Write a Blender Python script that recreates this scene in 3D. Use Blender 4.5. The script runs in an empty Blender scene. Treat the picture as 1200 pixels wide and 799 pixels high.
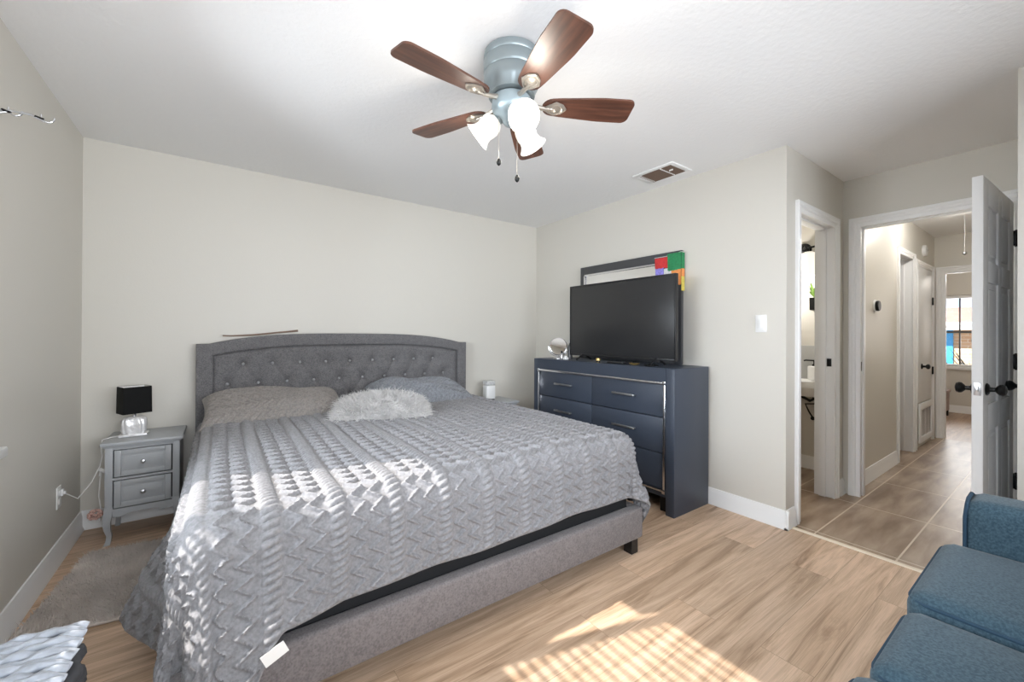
import bpy, bmesh, math, random
import numpy as np
from mathutils import Vector, Matrix
random.seed(7); rng = np.random.default_rng(7)
PI = math.pi
SC = bpy.context.scene
COL = SC.collection

# ------------------------------------------------------------------ camera, light, exposure
cam_d = bpy.data.cameras.new('camera'); cam = bpy.data.objects.new('camera', cam_d); COL.objects.link(cam)
cam_d.sensor_width = 36; cam_d.lens = 36*479.2/1200; cam_d.shift_y = -0.00726; cam_d.clip_start = 0.05
yaw, pitch, roll = 0.62111, 0.002717, 0.004922
fw = Vector((math.sin(yaw)*math.cos(pitch), math.cos(yaw)*math.cos(pitch), math.sin(pitch)))
rt = Vector((math.cos(yaw), -math.sin(yaw), 0)); up = rt.cross(fw)
r2 = rt*math.cos(roll)+up*math.sin(roll); u2 = -rt*math.sin(roll)+up*math.cos(roll)
cam.matrix_world = Matrix(((r2.x, u2.x, -fw.x, .6959), (r2.y, u2.y, -fw.y, -3.6211), (r2.z, u2.z, -fw.z, 1.2247), (0, 0, 0, 1)))
SC.camera = cam
SC.view_settings.view_transform = 'Standard'; SC.view_settings.look = 'None'
SC.view_settings.gamma = 1; SC.view_settings.use_curve_mapping = False
SC.view_settings.exposure = 0.14
SC.cycles.use_denoising = True
SC.cycles.max_bounces = 10; SC.cycles.diffuse_bounces = 9; SC.cycles.transparent_max_bounces = 12
SC.cycles.sample_clamp_indirect = 6; SC.cycles.caustics_reflective = False; SC.cycles.caustics_refractive = False

w = bpy.data.worlds.new('sky'); SC.world = w; w.use_nodes = True
bg = w.node_tree.nodes['Background']; bg.inputs[0].default_value = (0.62, 0.78, 1.0, 1); bg.inputs[1].default_value = 1.6

def lamp(name, kind, loc, energy, color=(1, 1, 1), direction=None, size=None, size_y=None, radius=None):
    d = bpy.data.lights.new(name, kind); d.energy = energy; d.color = color
    o = bpy.data.objects.new(name, d); COL.objects.link(o); o.location = loc
    if direction is not None: o.rotation_euler = Vector(direction).to_track_quat('-Z', 'Y').to_euler()
    if kind == 'AREA':
        d.shape = 'RECTANGLE'; d.size = size; d.size_y = size_y
    if radius is not None: d.shadow_soft_size = radius
    return o
sun = lamp('sun', 'SUN', (-3, 0, 5), 12.5, (1.0, 0.95, 0.89), (1, -.30, -.85)); sun.data.angle = math.radians(0.53)
lamp('daylight_left_window', 'AREA', (-.45, -2.05, 1.60), 105, (.84, .92, 1.0), (1, .0, -.25), 1.3, 1.3)
lamp('daylight_second_left_window', 'AREA', (-.45, -3.42, 1.60), 45, (.88, .94, 1.0), (1, .0, -.25), 1.2, 1.3)
lamp('fill_front_window', 'AREA', (1.65, -4.75, 1.40), 122, (.93, .96, 1.0), (0, 1, .12), 3.0, 1.3)  # fill light through the added, unseen front window
lamp('daylight_far_room_window', 'AREA', (10.95, -2.5, 1.5), 40, (1, .98, .95), (-1, 0, 0), 1.4, 1.2)
lamp('far_room_point_light', 'POINT', (9.2, -3.1, 2.2), 16, (1, .95, .88), radius=.1)  # bare point light in the far room, no fixture

# ------------------------------------------------------------------ materials
def nodes_of(name):
    m = bpy.data.materials.new(name); m.use_nodes = True
    nt = m.node_tree; return m, nt, nt.nodes['Principled BSDF']
def mat(name, col, rough=.5, metal=0., spec=.5, noise=None, bump=None, emit=None, sheen=0., coat=0., aniso=None):
    """noise=(scale, amount) varies the colour; bump=(scale, strength)"""
    m, nt, b = nodes_of(name)
    b.inputs['Base Color'].default_value = (*col, 1); b.inputs['Roughness'].default_value = rough
    b.inputs['Metallic'].default_value = metal; b.inputs['Specular IOR Level'].default_value = spec
    if sheen: b.inputs['Sheen Weight'].default_value = sheen
    if coat: b.inputs['Coat Weight'].default_value = coat
    if emit: b.inputs['Emission Color'].default_value = (*emit[0], 1); b.inputs['Emission Strength'].default_value = emit[1]
    tc = nt.nodes.new('ShaderNodeTexCoord')
    if noise:
        n = nt.nodes.new('ShaderNodeTexNoise'); n.inputs['Scale'].default_value = noise[0]; n.inputs['Detail'].default_value = 5
        nt.links.new(tc.outputs['Object'], n.inputs['Vector'])
        mx = nt.nodes.new('ShaderNodeMix'); mx.data_type = 'RGBA'
        a = noise[1]
        mx.inputs['A'].default_value = (*[c*(1-a) for c in col], 1); mx.inputs['B'].default_value = (*[min(1, c*(1+a)) for c in col], 1)
        nt.links.new(n.outputs['Fac'], mx.inputs['Factor']); nt.links.new(mx.outputs['Result'], b.inputs['Base Color'])
    if bump:
        n2 = nt.nodes.new('ShaderNodeTexNoise'); n2.inputs['Scale'].default_value = bump[0]; n2.inputs['Detail'].default_value = 4
        nt.links.new(tc.outputs['Object'], n2.inputs['Vector'])
        bp = nt.nodes.new('ShaderNodeBump'); bp.inputs['Strength'].default_value = bump[1]; bp.inputs['Distance'].default_value = .01
        nt.links.new(n2.outputs['Fac'], bp.inputs['Height']); nt.links.new(bp.outputs['Normal'], b.inputs['Normal'])
    return m

def ramp(nt, stops):
    r = nt.nodes.new('ShaderNodeValToRGB'); e = r.color_ramp.elements
    while len(e) < len(stops): e.new(.5)
    for k, (p, c) in enumerate(stops): e[k].position = p; e[k].color = (*c, 1)
    return r
def wood_floor(name, c1, c2, c3, pw=.18, pl=1.22, rough=.42):
    m, nt, b = nodes_of(name); L = nt.links.new; N = nt.nodes.new
    tc = N('ShaderNodeTexCoord')
    br = N('ShaderNodeTexBrick'); br.offset = .37; br.inputs['Scale'].default_value = 1
    br.inputs['Brick Width'].default_value = pl; br.inputs['Row Height'].default_value = pw
    br.inputs['Mortar Size'].default_value = .0008; br.inputs['Mortar Smooth'].default_value = .3; br.inputs['Bias'].default_value = 0
    br.inputs['Color1'].default_value = (0, 0, 0, 1); br.inputs['Color2'].default_value = (1, 1, 1, 1); br.inputs['Mortar'].default_value = (.5, .5, .5, 1)
    L(tc.outputs['Object'], br.inputs['Vector'])
    # per-plank offset of the grain
    sep = N('ShaderNodeVectorMath'); sep.operation = 'MULTIPLY_ADD'
    cmb = N('ShaderNodeCombineXYZ'); mlt = N('ShaderNodeMath'); mlt.operation = 'MULTIPLY'; mlt.inputs[1].default_value = 17.3
    L(br.outputs['Color'], mlt.inputs[0]); L(mlt.outputs[0], cmb.inputs['Z']); L(mlt.outputs[0], cmb.inputs['X'])
    sep.inputs[1].default_value = (.75, 9, 1); L(tc.outputs['Object'], sep.inputs[0]); L(cmb.outputs[0], sep.inputs[2])
    n = N('ShaderNodeTexNoise'); n.inputs['Scale'].default_value = 1.7; n.inputs['Detail'].default_value = 7; n.inputs['Roughness'].default_value = .62; n.inputs['Distortion'].default_value = 1.3
    L(sep.outputs[0], n.inputs['Vector'])
    fn = N('ShaderNodeTexNoise'); fn.inputs['Scale'].default_value = 9; fn.inputs['Detail'].default_value = 6
    s2 = N('ShaderNodeVectorMath'); s2.operation = 'MULTIPLY'; s2.inputs[1].default_value = (.8, 5, 1); L(sep.outputs[0], s2.inputs[0]); L(s2.outputs[0], fn.inputs['Vector'])
    r = ramp(nt, [(.27, c3), (.44, c2), (.60, c1)]); L(n.outputs['Fac'], r.inputs[0])
    mx = N('ShaderNodeMix'); mx.data_type = 'RGBA'; mx.blend_type = 'MULTIPLY'; mx.inputs['Factor'].default_value = .5
    r2_ = ramp(nt, [(.3, (.62, .58, .54)), (.6, (1, 1, 1))]); L(fn.outputs['Fac'], r2_.inputs[0])
    L(r.outputs[0], mx.inputs['A']); L(r2_.outputs[0], mx.inputs['B'])
    m3 = N('ShaderNodeMix'); m3.data_type = 'RGBA'; m3.blend_type = 'MULTIPLY'; m3.inputs['Factor'].default_value = .8
    r3 = ramp(nt, [(0, (.80, .79, .77)), (1, (1.08, 1.06, 1.04))]); L(br.outputs['Color'], r3.inputs[0])
    L(mx.outputs['Result'], m3.inputs['A']); L(r3.outputs[0], m3.inputs['B'])
    m4 = N('ShaderNodeMix'); m4.data_type = 'RGBA'; m4.inputs['B'].default_value = (c3[0]*.8, c3[1]*.8, c3[2]*.8, 1)
    L(br.outputs['Fac'], m4.inputs['Factor']); L(m3.outputs['Result'], m4.inputs['A'])
    L(m4.outputs['Result'], b.inputs['Base Color']); b.inputs['Roughness'].default_value = rough; b.inputs['Specular IOR Level'].default_value = .4
    bp = N('ShaderNodeBump'); bp.inputs['Strength'].default_value = .12; bp.inputs['Distance'].default_value = .004
    L(fn.outputs['Fac'], bp.inputs['Height']); L(bp.outputs['Normal'], b.inputs['Normal'])
    return m
def tile_floor(name):
    m, nt, b = nodes_of(name); L = nt.links.new; N = nt.nodes.new
    tc = N('ShaderNodeTexCoord'); mp = N('ShaderNodeMapping'); mp.inputs['Location'].default_value = (-3.745, 3.027, 0)
    L(tc.outputs['Object'], mp.inputs[0])
    br = N('ShaderNodeTexBrick'); br.offset = .0; br.inputs['Scale'].default_value = 1
    br.inputs['Brick Width'].default_value = .745; br.inputs['Row Height'].default_value = .377; br.inputs['Mortar Size'].default_value = .0045; br.inputs['Mortar Smooth'].default_value = .1
    br.inputs['Color1'].default_value = (0, 0, 0, 1); br.inputs['Color2'].default_value = (1, 1, 1, 1)
    L(mp.outputs[0], br.inputs['Vector'])
    sc = N('ShaderNodeVectorMath'); sc.operation = 'MULTIPLY'; sc.inputs[1].default_value = (1.3, 7, 1); L(mp.outputs[0], sc.inputs[0])
    n = N('ShaderNodeTexNoise'); n.inputs['Scale'].default_value = 1.6; n.inputs['Detail'].default_value = 8; n.inputs['Distortion'].default_value = .35; L(sc.outputs[0], n.inputs['Vector'])
    r = ramp(nt, [(.32, (.21, .135, .083)), (.5, (.34, .245, .168)), (.70, (.48, .375, .285))]); L(n.outputs['Fac'], r.inputs[0])
    m3 = N('ShaderNodeMix'); m3.data_type = 'RGBA'; m3.blend_type = 'MULTIPLY'; m3.inputs['Factor'].default_value = 1
    r3 = ramp(nt, [(0, (.9, .9, .9)), (1, (1.05, 1.05, 1.05))]); L(br.outputs['Color'], r3.inputs[0])
    L(r.outputs[0], m3.inputs['A']); L(r3.outputs[0], m3.inputs['B'])
    m4 = N('ShaderNodeMix'); m4.data_type = 'RGBA'; m4.inputs['B'].default_value = (.62, .52, .41, 1)
    L(br.outputs['Fac'], m4.inputs['Factor']); L(m3.outputs['Result'], m4.inputs['A']); L(m4.outputs['Result'], b.inputs['Base Color'])
    b.inputs['Roughness'].default_value = .38
    bp = N('ShaderNodeBump'); bp.inputs['Strength'].default_value = .5; bp.inputs['Distance'].default_value = .002; bp.invert = True
    L(br.outputs['Fac'], bp.inputs['Height']); L(bp.outputs['Normal'], b.inputs['Normal'])
    return m
def wood_grain(name, c1, c2, scale=(1.2, 14, 14), rough=.4):
    m, nt, b = nodes_of(name); L = nt.links.new; N = nt.nodes.new
    tc = N('ShaderNodeTexCoord'); s = N('ShaderNodeVectorMath'); s.operation = 'MULTIPLY'; s.inputs[1].default_value = scale
    L(tc.outputs['Object'], s.inputs[0])
    n = N('ShaderNodeTexNoise'); n.inputs['Scale'].default_value = 2.2; n.inputs['Detail'].default_value = 6; n.inputs['Distortion'].default_value = .7
    L(s.outputs[0], n.inputs['Vector']); r = ramp(nt, [(.3, c2), (.65, c1)]); L(n.outputs['Fac'], r.inputs[0])
    L(r.outputs[0], b.inputs['Base Color']); b.inputs['Roughness'].default_value = rough
    return m
def weave(name, c1, c2, scale=420, rough=.9, bump=.35, blotch=.22):
    """woven cloth: fine crossed threads plus a heather of two tones"""
    m, nt, b = nodes_of(name); L = nt.links.new; N = nt.nodes.new
    tc = N('ShaderNodeTexCoord')
    n = N('ShaderNodeTexNoise'); n.inputs['Scale'].default_value = scale*.35; n.inputs['Detail'].default_value = 3; L(tc.outputs['Object'], n.inputs['Vector'])
    n2 = N('ShaderNodeTexNoise'); n2.inputs['Scale'].default_value = 30; n2.inputs['Detail'].default_value = 4; L(tc.outputs['Object'], n2.inputs['Vector'])
    ad = N('ShaderNodeMath'); ad.operation = 'MULTIPLY_ADD'; ad.inputs[1].default_value = blotch; L(n2.outputs['Fac'], ad.inputs[0])
    ml = N('ShaderNodeMath'); ml.operation = 'MULTIPLY'; ml.inputs[1].default_value = 1-blotch; L(n.outputs['Fac'], ml.inputs[0]); L(ml.outputs[0], ad.inputs[2])
    r = ramp(nt, [(.36, c2), (.62, c1)]); L(ad.outputs[0], r.inputs[0]); L(r.outputs[0], b.inputs['Base Color'])
    b.inputs['Roughness'].default_value = rough; b.inputs['Specular IOR Level'].default_value = .2; b.inputs['Sheen Weight'].default_value = .15
    bp = N('ShaderNodeBump'); bp.inputs['Strength'].default_value = bump; bp.inputs['Distance'].default_value = .002
    L(n.outputs['Fac'], bp.inputs['Height']); L(bp.outputs['Normal'], b.inputs['Normal'])
    return m
def clear_glass(name):
    m = bpy.data.materials.new(name); m.use_nodes = True; nt = m.node_tree
    for n in list(nt.nodes): nt.nodes.remove(n)
    o = nt.nodes.new('ShaderNodeOutputMaterial'); t = nt.nodes.new('ShaderNodeBsdfTransparent'); g = nt.nodes.new('ShaderNodeBsdfGlossy')
    g.inputs['Roughness'].default_value = .02; f = nt.nodes.new('ShaderNodeFresnel'); f.inputs['IOR'].default_value = 1.45
    mx = nt.nodes.new('ShaderNodeMixShader'); nt.links.new(f.outputs[0], mx.inputs[0]); nt.links.new(t.outputs[0], mx.inputs[1]); nt.links.new(g.outputs[0], mx.inputs[2])
    nt.links.new(mx.outputs[0], o.inputs[0]); return m

M = {}
M['wall'] = mat('wall_paint', (.63, .604, .548), .42, spec=.35, bump=(90, .05))
M['ceiling'] = mat('ceiling_paint', (.86, .86, .86), .85, spec=.2, bump=(38, .22))
M['trim'] = mat('trim_paint', (.84, .84, .835), .35, spec=.45)
M['door'] = mat('door_paint', (.84, .84, .84), .5, spec=.45)
M['oak'] = wood_floor('oak_planks', (.72, .53, .385), (.56, .395, .27), (.30, .19, .118))
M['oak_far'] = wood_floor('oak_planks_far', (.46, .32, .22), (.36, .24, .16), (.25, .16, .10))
M['tile'] = tile_floor('brown_tile')
M['thresh'] = mat('threshold_cream', (.80, .70, .56), .5)
M['black'] = mat('black_metal', (.012, .012, .012), .38, .6)
M['blackplastic'] = mat('black_plastic', (.010, .010, .011), .35)
M['chrome'] = mat('chrome', (.78, .78, .80), .16, 1.)
M['steel'] = mat('brushed_steel', (.55, .55, .56), .32, 1.)
M['mirror'] = mat('mirror_silver', (.9, .9, .9), .02, 1.)
M['glass'] = clear_glass('clear_glass')
M['grey_cloth'] = weave('grey_tweed', (.19, .185, .188), (.105, .102, .105))
M['rail_cloth'] = weave('rail_tweed', (.205, .186, .184), (.135, .122, .122))
M['knit'] = weave('knit_wool', (.255, .25, .257), (.185, .182, .187), 300, .95, .5)
M['sham'] = weave('sham_knit', (.29, .265, .245), (.20, .185, .175), 300, .95, .5)
M['sham_blue'] = weave('sham_knit_blue', (.25, .26, .28), (.16, .168, .185), 300, .95, .5)
M['fur'] = mat('fur_white', (.60, .585, .575), .9, spec=.2, noise=(14, .35))
M['rug'] = mat('rug_grey', (.66, .605, .56), .95, spec=.1, noise=(7, .3))
M['ns'] = mat('nightstand_grey', (.41, .425, .44), .42, spec=.4)
M['navy'] = mat('dresser_navy', (.040, .050, .071), .42, spec=.45)
M['navy_side'] = M['navy']
M['denim'] = weave('sofa_blue', (.062, .108, .140), (.030, .060, .085), 420, .9, .35, .12)
M['piping'] = mat('sofa_piping', (.018, .048, .082), .85)
M['fan_body'] = mat('fan_body', (.29, .335, .35), .35, .55)
M['blade'] = wood_grain('fan_blade_wood', (.135, .055, .034), (.05, .022, .015), (1.2, 16, 4), .38)
M['iron'] = mat('blade_iron', (.42, .38, .33), .35, .7)
M['shade'] = mat('lit_glass_shade', (.95, .93, .88), .3, emit=((1, .95, .85), .45))
M['bulb'] = mat('lit_bulb', (1, 1, 1), .3, emit=((1, .95, .86), 4))
M['switch'] = mat('switch_white', (.80, .80, .79), .35)
M['dark'] = mat('gap_shade', (.006, .006, .007), .8)  # near black, stands for the shade in gaps and hollows
M['duct'] = mat('duct_brown', (.17, .115, .085), .6)
M['white_cord'] = mat('white_cord', (.80, .79, .77), .5)
M['silver'] = mat('silver_ceramic', (.80, .79, .79), .30, .35, bump=(30, .5))
M['lamp_in'] = mat('shade_lining', (.75, .74, .72), .7)
M['lamp_black'] = mat('lamp_shade_black', (.004, .004, .004), .7, spec=.2)
M['pink'] = mat('pink_cloth', (.74, .44, .38), .8, noise=(90, .5))
M['tv'] = mat('tv_screen', (.020, .020, .021), .30, spec=.5)
M['frame_dark'] = mat('mirror_frame_dark', (.055, .056, .060), .32, spec=.5)
M['red'] = mat('flag_red', (.55, .03, .03), .7, noise=(60, .35)); M['green'] = mat('flag_green', (.02, .22, .08), .7, noise=(60, .4))
M['violet'] = mat('flag_violet', (.25, .22, .62), .7, noise=(70, .6)); M['orange'] = mat('flag_orange', (.85, .28, .08), .7, noise=(70, .4))
M['yellow'] = mat('flag_yellow', (.62, .52, .10), .7, noise=(60, .3)); M['flag_white'] = mat('flag_white', (.75, .75, .72), .7, noise=(120, .6))
M['gold'] = mat('gold_cap', (.70, .50, .20), .3, .7)
M['leaf'] = mat('leaf_green', (.16, .28, .05), .6, noise=(40, .3))
M['stick'] = mat('stick_wood', (.22, .15, .11), .6)
M['porcelain'] = mat('porcelain', (.85, .85, .84), .15)
M['brick'] = None

# ------------------------------------------------------------------ geometry helpers
class MB:
    """collects shapes given in world coordinates; build() moves them to the frame of the thing's base"""
    def __init__(s): s.bm = bmesh.new()
    def add(s, verts, faces):
        vs = [s.bm.verts.new(v) for v in verts]
        for f in faces:
            try: s.bm.faces.new([vs[i] for i in f])
            except ValueError: pass
        return s
    def box(s, x0, x1, y0, y1, z0, z1, bev=0., seg=2, rot=None):
        t = bmesh.new()
        x0, x1 = sorted((x0, x1)); y0, y1 = sorted((y0, y1)); z0, z1 = sorted((z0, z1))
        bmesh.ops.create_cube(t, size=1)
        c = Vector(((x0+x1)/2, (y0+y1)/2, (z0+z1)/2))
        for v in t.verts: v.co = Vector((v.co.x*(x1-x0), v.co.y*(y1-y0), v.co.z*(z1-z0)))
        if bev: bmesh.ops.bevel(t, geom=t.edges[:], offset=min(bev, .49*min(x1-x0, y1-y0, z1-z0)), segments=seg, affect='EDGES', profile=.5)
        if rot is not None:
            for v in t.verts: v.co = rot @ v.co
        for v in t.verts: v.co += c
        return s.merge(t)
    def merge(s, t):
        me = bpy.data.meshes.new('t'); t.to_mesh(me); t.free(); s.bm.from_mesh(me); bpy.data.meshes.remove(me); return s
    def tube(s, pts, r, n=10, caps=True):
        pts = [Vector(p) for p in pts]; rs = r if isinstance(r, (list, tuple)) else [r]*len(pts)
        rings = []; ref = None
        for i, p in enumerate(pts):
            d = (pts[min(i+1, len(pts)-1)]-pts[max(i-1, 0)]).normalized()
            if ref is None: ref = d.orthogonal().normalized()
            ref = (ref-d*ref.dot(d)).normalized(); b = d.cross(ref)
            rings.append([s.bm.verts.new(p+(ref*math.cos(2*PI*k/n)+b*math.sin(2*PI*k/n))*rs[i]) for k in range(n)])
        for a, b in zip(rings, rings[1:]):
            for k in range(n): s.bm.faces.new((a[k], a[(k+1) % n], b[(k+1) % n], b[k]))
        if caps: s.bm.faces.new(rings[0][::-1]); s.bm.faces.new(rings[-1])
        return s
    def lathe(s, prof, c=(0, 0, 0), axis=(0, 0, 1), n=28, caps=True):
        ax = Vector(axis).normalized(); u = ax.orthogonal().normalized(); v = ax.cross(u); c = Vector(c)
        rings = []
        for (r, h) in prof:
            rings.append([s.bm.verts.new(c+ax*h+(u*math.cos(2*PI*k/n)+v*math.sin(2*PI*k/n))*max(r, 1e-4)) for k in range(n)])
        for a, b in zip(rings, rings[1:]):
            for k in range(n): s.bm.faces.new((a[k], a[(k+1) % n], b[(k+1) % n], b[k]))
        if caps: s.bm.faces.new(rings[0][::-1]); s.bm.faces.new(rings[-1])
        return s
    def prism(s, poly, a0, a1, axis):
        """poly: 2-D outline in the two other axes (in x,y,z order), extruded along axis from a0 to a1"""
        def P(p, a):
            q = list(p); q.insert(axis, a); return q
        n = len(poly)
        vs = [P(p, a0) for p in poly]+[P(p, a1) for p in poly]
        fs = [tuple(range(n))[::-1], tuple(range(n, 2*n))]+[(i, (i+1) % n, n+(i+1) % n, n+i) for i in range(n)]
        return s.add(vs, fs)
    def ball(s, c, r, sx=1, sy=1, sz=1, seg=16):
        t = bmesh.new(); bmesh.ops.create_uvsphere(t, u_segments=seg, v_segments=max(6, seg//2), radius=r)
        for v in t.verts: v.co = Vector((v.co.x*sx, v.co.y*sy, v.co.z*sz))+Vector(c)
        return s.merge(t)
    def rotate(s, mtx, c):
        c = Vector(c)
        for v in s.bm.verts: v.co = mtx @ (v.co-c)+c
        return s
    def build(s, name, m, parent=None, off=None, smooth=35):
        if off is None: off = base_of(parent)
        bmesh.ops.recalc_face_normals(s.bm, faces=s.bm.faces[:])
        me = bpy.data.meshes.new(name)
        for v in s.bm.verts: v.co -= Vector(off)
        s.bm.to_mesh(me); s.bm.free()
        return link(name, me, m, parent, off, smooth)
def rect_frame(mb, axis, d0, d1, u0, u1, z0, z1, wl, wr, wb, wt, bev=.003):
    """picture-frame of four bars that meet without overlapping; axis = direction of the thickness"""
    def bx(a, b, c, e):
        if axis == 0: mb.box(d0, d1, a, b, c, e, bev)
        elif axis == 1: mb.box(a, b, d0, d1, c, e, bev)
        else: mb.box(a, b, c, e, d0, d1, bev)
    bx(u0, u0+wl, z0, z1); bx(u1-wr, u1, z0, z1)
    if wb: bx(u0+wl, u1-wr, z0, z0+wb)
    if wt: bx(u0+wl, u1-wr, z1-wt, z1)
    return mb
def base_of(o):
    p = Vector((0, 0, 0))
    while o is not None: p += o.location; o = o.parent
    return p
def link(name, me, m, parent, off, smooth=35):
    if m is not None: me.materials.append(M[m] if isinstance(m, str) else m)
    o = bpy.data.objects.new(name, me); COL.objects.link(o)
    if parent is not None: o.parent = parent
    else: o.location = off
    if smooth:
        me.shade_smooth() if hasattr(me, 'shade_smooth') else None
        try: me.set_sharp_from_angle(angle=math.radians(smooth))
        except Exception: pass
    return o
def np_mesh(name, V, F, m, parent=None, off=(0, 0, 0), smooth=80):
    """numpy vertices (n,3) and quads/tris (k,4|3), world coordinates"""
    V = np.asarray(V, np.float32)-np.asarray(base_of(parent) if parent is not None else off, np.float32)
    F = np.asarray(F, np.int32); me = bpy.data.meshes.new(name)
    me.vertices.add(len(V)); me.vertices.foreach_set('co', V.ravel())
    k = F.shape[1]; me.loops.add(F.size); me.loops.foreach_set('vertex_index', F.ravel())
    me.polygons.add(len(F)); me.polygons.foreach_set('loop_start', np.arange(0, F.size, k, dtype=np.int32))
    me.update(calc_edges=True); me.validate()
    return link(name, me, m, parent, off, smooth)
def grid_faces(nu, nv, flip=False):
    i = np.arange(nu*nv).reshape(nu, nv)
    a, b, c, d = i[:-1, :-1].ravel(), i[1:, :-1].ravel(), i[1:, 1:].ravel(), i[:-1, 1:].ravel()
    return np.stack([a, d, c, b] if flip else [a, b, c, d], 1)
def thing(name, label, cat, loc, group=None):
    o = bpy.data.objects.new(name, None); COL.objects.link(o); o.location = loc; o.empty_display_size = .1
    o['label'] = label; o['category'] = cat
    if group: o['group'] = group
    return o
def tag(o, label, cat, group=None, kind=None):
    o['label'] = label; o['category'] = cat
    if group: o['group'] = group
    if kind: o['kind'] = kind
    return o
def struct(o, label=None, cat=None):
    o['kind'] = 'structure'
    if label: o['label'] = label; o['category'] = cat
    return o
def sroot(name, loc, label, cat):
    o = thing(name, label, cat, loc); o['kind'] = 'structure'; return o

# ------------------------------------------------------------------ room dimensions
W, H = 3.625, 2.44          # right wall, ceiling
YA = -2.522                 # alcove wall (bathroom door)
XD = 4.679                  # wall of the hall doorway
YR = -3.448                 # right wall of the alcove
YF = -4.25                  # front wall, behind the camera
T = .12
YH = -2.56                  # hall left wall
XE = 7.79                   # hall end wall
XF = 10.40                  # far room window wall

# floors
struct(MB().box(-.12, 3.665, YF-.12, .12, -.05, 0).build('floor', 'oak', off=(0, 0, 0)), 'light oak plank floor of the bedroom', 'floor')
struct(MB().box(3.69, XE-.01, -3.9, -.5, -.05, 0).build('floor_tile', 'tile', off=(0, 0, 0)), 'brown stone tile floor of the alcove and hall', 'floor')
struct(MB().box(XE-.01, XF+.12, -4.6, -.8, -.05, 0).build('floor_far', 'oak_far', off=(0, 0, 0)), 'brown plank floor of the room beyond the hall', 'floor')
struct(MB().box(3.662, 3.694, YR, YA-.002, -.04, .006, .003).build('trim_1', 'thresh', off=(3.678, -3, 0)), 'cream threshold strip between oak planks and tile', 'threshold')
# ceiling: one flat slab
struct(MB().box(-.12, XF+.12, -4.6, .12, H, H+.1).build('ceiling', 'ceiling', off=(0, 0, H)), 'flat white textured ceiling', 'ceiling')

# walls
WY0, WY1, WZ0, WZ1 = -2.66, -1.43, .80, 2.06      # left window opening
UY0, UY1 = -4.02, -2.80                             # second left window, beside the camera
struct(MB().box(-T, 0, WY1, .12, 0, H).box(-T, 0, UY1, WY0, 0, H).box(-T, 0, YF-.12, UY0, 0, H).box(-T, 0, WY0, WY1, 0, WZ0).box(-T, 0, WY0, WY1, WZ1, H).box(-T, 0, UY0, UY1, 0, WZ0).box(-T, 0, UY0, UY1, WZ1, H).build('wall_left', 'wall', off=(0, 0, 0)), 'beige painted wall with the window', 'wall')
struct(MB().box(0, W, 0, T, 0, H).build('wall_back', 'wall', off=(0, 0, 0)), 'beige painted wall behind the bed', 'wall')
struct(MB().box(W, W+T, YA+T, .12, 0, H).build('wall_right', 'wall', off=(W, 0, 0)), 'beige painted wall behind the dresser', 'wall')
FX0, FX1, FZ0, FZ1 = .18, 3.20, .78, 2.08           # front window added behind the camera to let in fill light
struct(MB().box(0, FX0, YF-.12, YF, 0, H).box(FX1, W+T, YF-.12, YF, 0, H).box(FX0, FX1, YF-.12, YF, 0, FZ0).box(FX0, FX1, YF-.12, YF, FZ1, H).build('wall_front', 'wall', off=(0, YF, 0)), 'beige painted wall behind the camera', 'wall')
struct(MB().box(W, W+T, YF, YR-T, 0, H).build('wall_corner', 'wall', off=(W, YF, 0)), 'beige wall end at the right edge of the photo', 'wall')
BX0, BX1, DZ = 3.827, 4.47, 2.05                   # bathroom door opening
struct(MB().box(W, BX0-.02, YA, YA+T, 0, H).box(BX1+.02, XD+T, YA, YA+T, 0, H).box(BX0-.02, BX1+.02, YA, YA+T, DZ+.02, H).build('wall_alcove', 'wall', off=(W, YA, 0)), 'beige wall with the bathroom doorway', 'wall')
HY0, HY1, HZ = -3.375, -2.627, 2.065               # hall doorway opening
struct(MB().box(XD, XD+T, HY1+.02, YA-.0005, 0, H).box(XD, XD+T, YR, HY0-.02, 0, H).box(XD, XD+T, HY0-.02, HY1+.02, HZ+.02, H).build('wall_doorway', 'wall', off=(XD, YA, 0)), 'beige wall with the hall doorway', 'wall')
struct(MB().box(W, XD+T, YR-T, YR, 0, H).build('wall_alcove_right', 'wall', off=(W, YR, 0)), 'beige right wall of the alcove', 'wall')
KX0, KX1 = 6.13, 6.69                              # doorway in the hall's left wall
struct(MB().box(XD+T, KX0-.02, YH, YA+T, 0, H).box(KX1+.02, XE, YH, YA+T, 0, H).box(KX0-.02, KX1+.02, YH, YA+T, 2.07, H).build('wall_hall_left', 'wall', off=(XD, YH, 0)), 'beige left wall of the hall', 'wall')
struct(MB().box(XD+T, XE+T, -3.62, -3.52, 0, H).build('wall_hall_right', 'wall', off=(XD, -3.52, 0)), 'beige right wall of the hall', 'wall')
EY0, EY1 = -3.42, -2.64
struct(MB().box(XE, XE+T, EY1+.02, -.9, 0, H).box(XE, XE+T, -4.6, EY0-.02, 0, H).box(XE, XE+T, EY0-.02, EY1+.02, 2.02, H).build('wall_hall_end', 'wall', off=(XE, YH, 0)), 'beige end wall of the hall with a doorway', 'wall')
VY0, VY1, VZ0, VZ1 = -3.35, -1.75, .74, 1.90       # far room window
struct(MB().box(XF, XF+T, VY1, -.9, 0, H).box(XF, XF+T, -4.6, VY0, 0, H).box(XF, XF+T, VY0, VY1, 0, VZ0).box(XF, XF+T, VY0, VY1, VZ1, H).build('wall_far', 'wall', off=(XF, YH, 0)), 'beige window wall of the far room', 'wall')
struct(MB().box(XE+T, XF+T, -1.0, -.9, 0, H).box(XE+T, XF+T, -4.7, -4.6, 0, H).build('wall_far_side', 'wall', off=(XE, -1, 0)), 'beige side wall of the far room', 'wall')
BXW = 5.15                                         # bathroom wall with the basin
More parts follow.
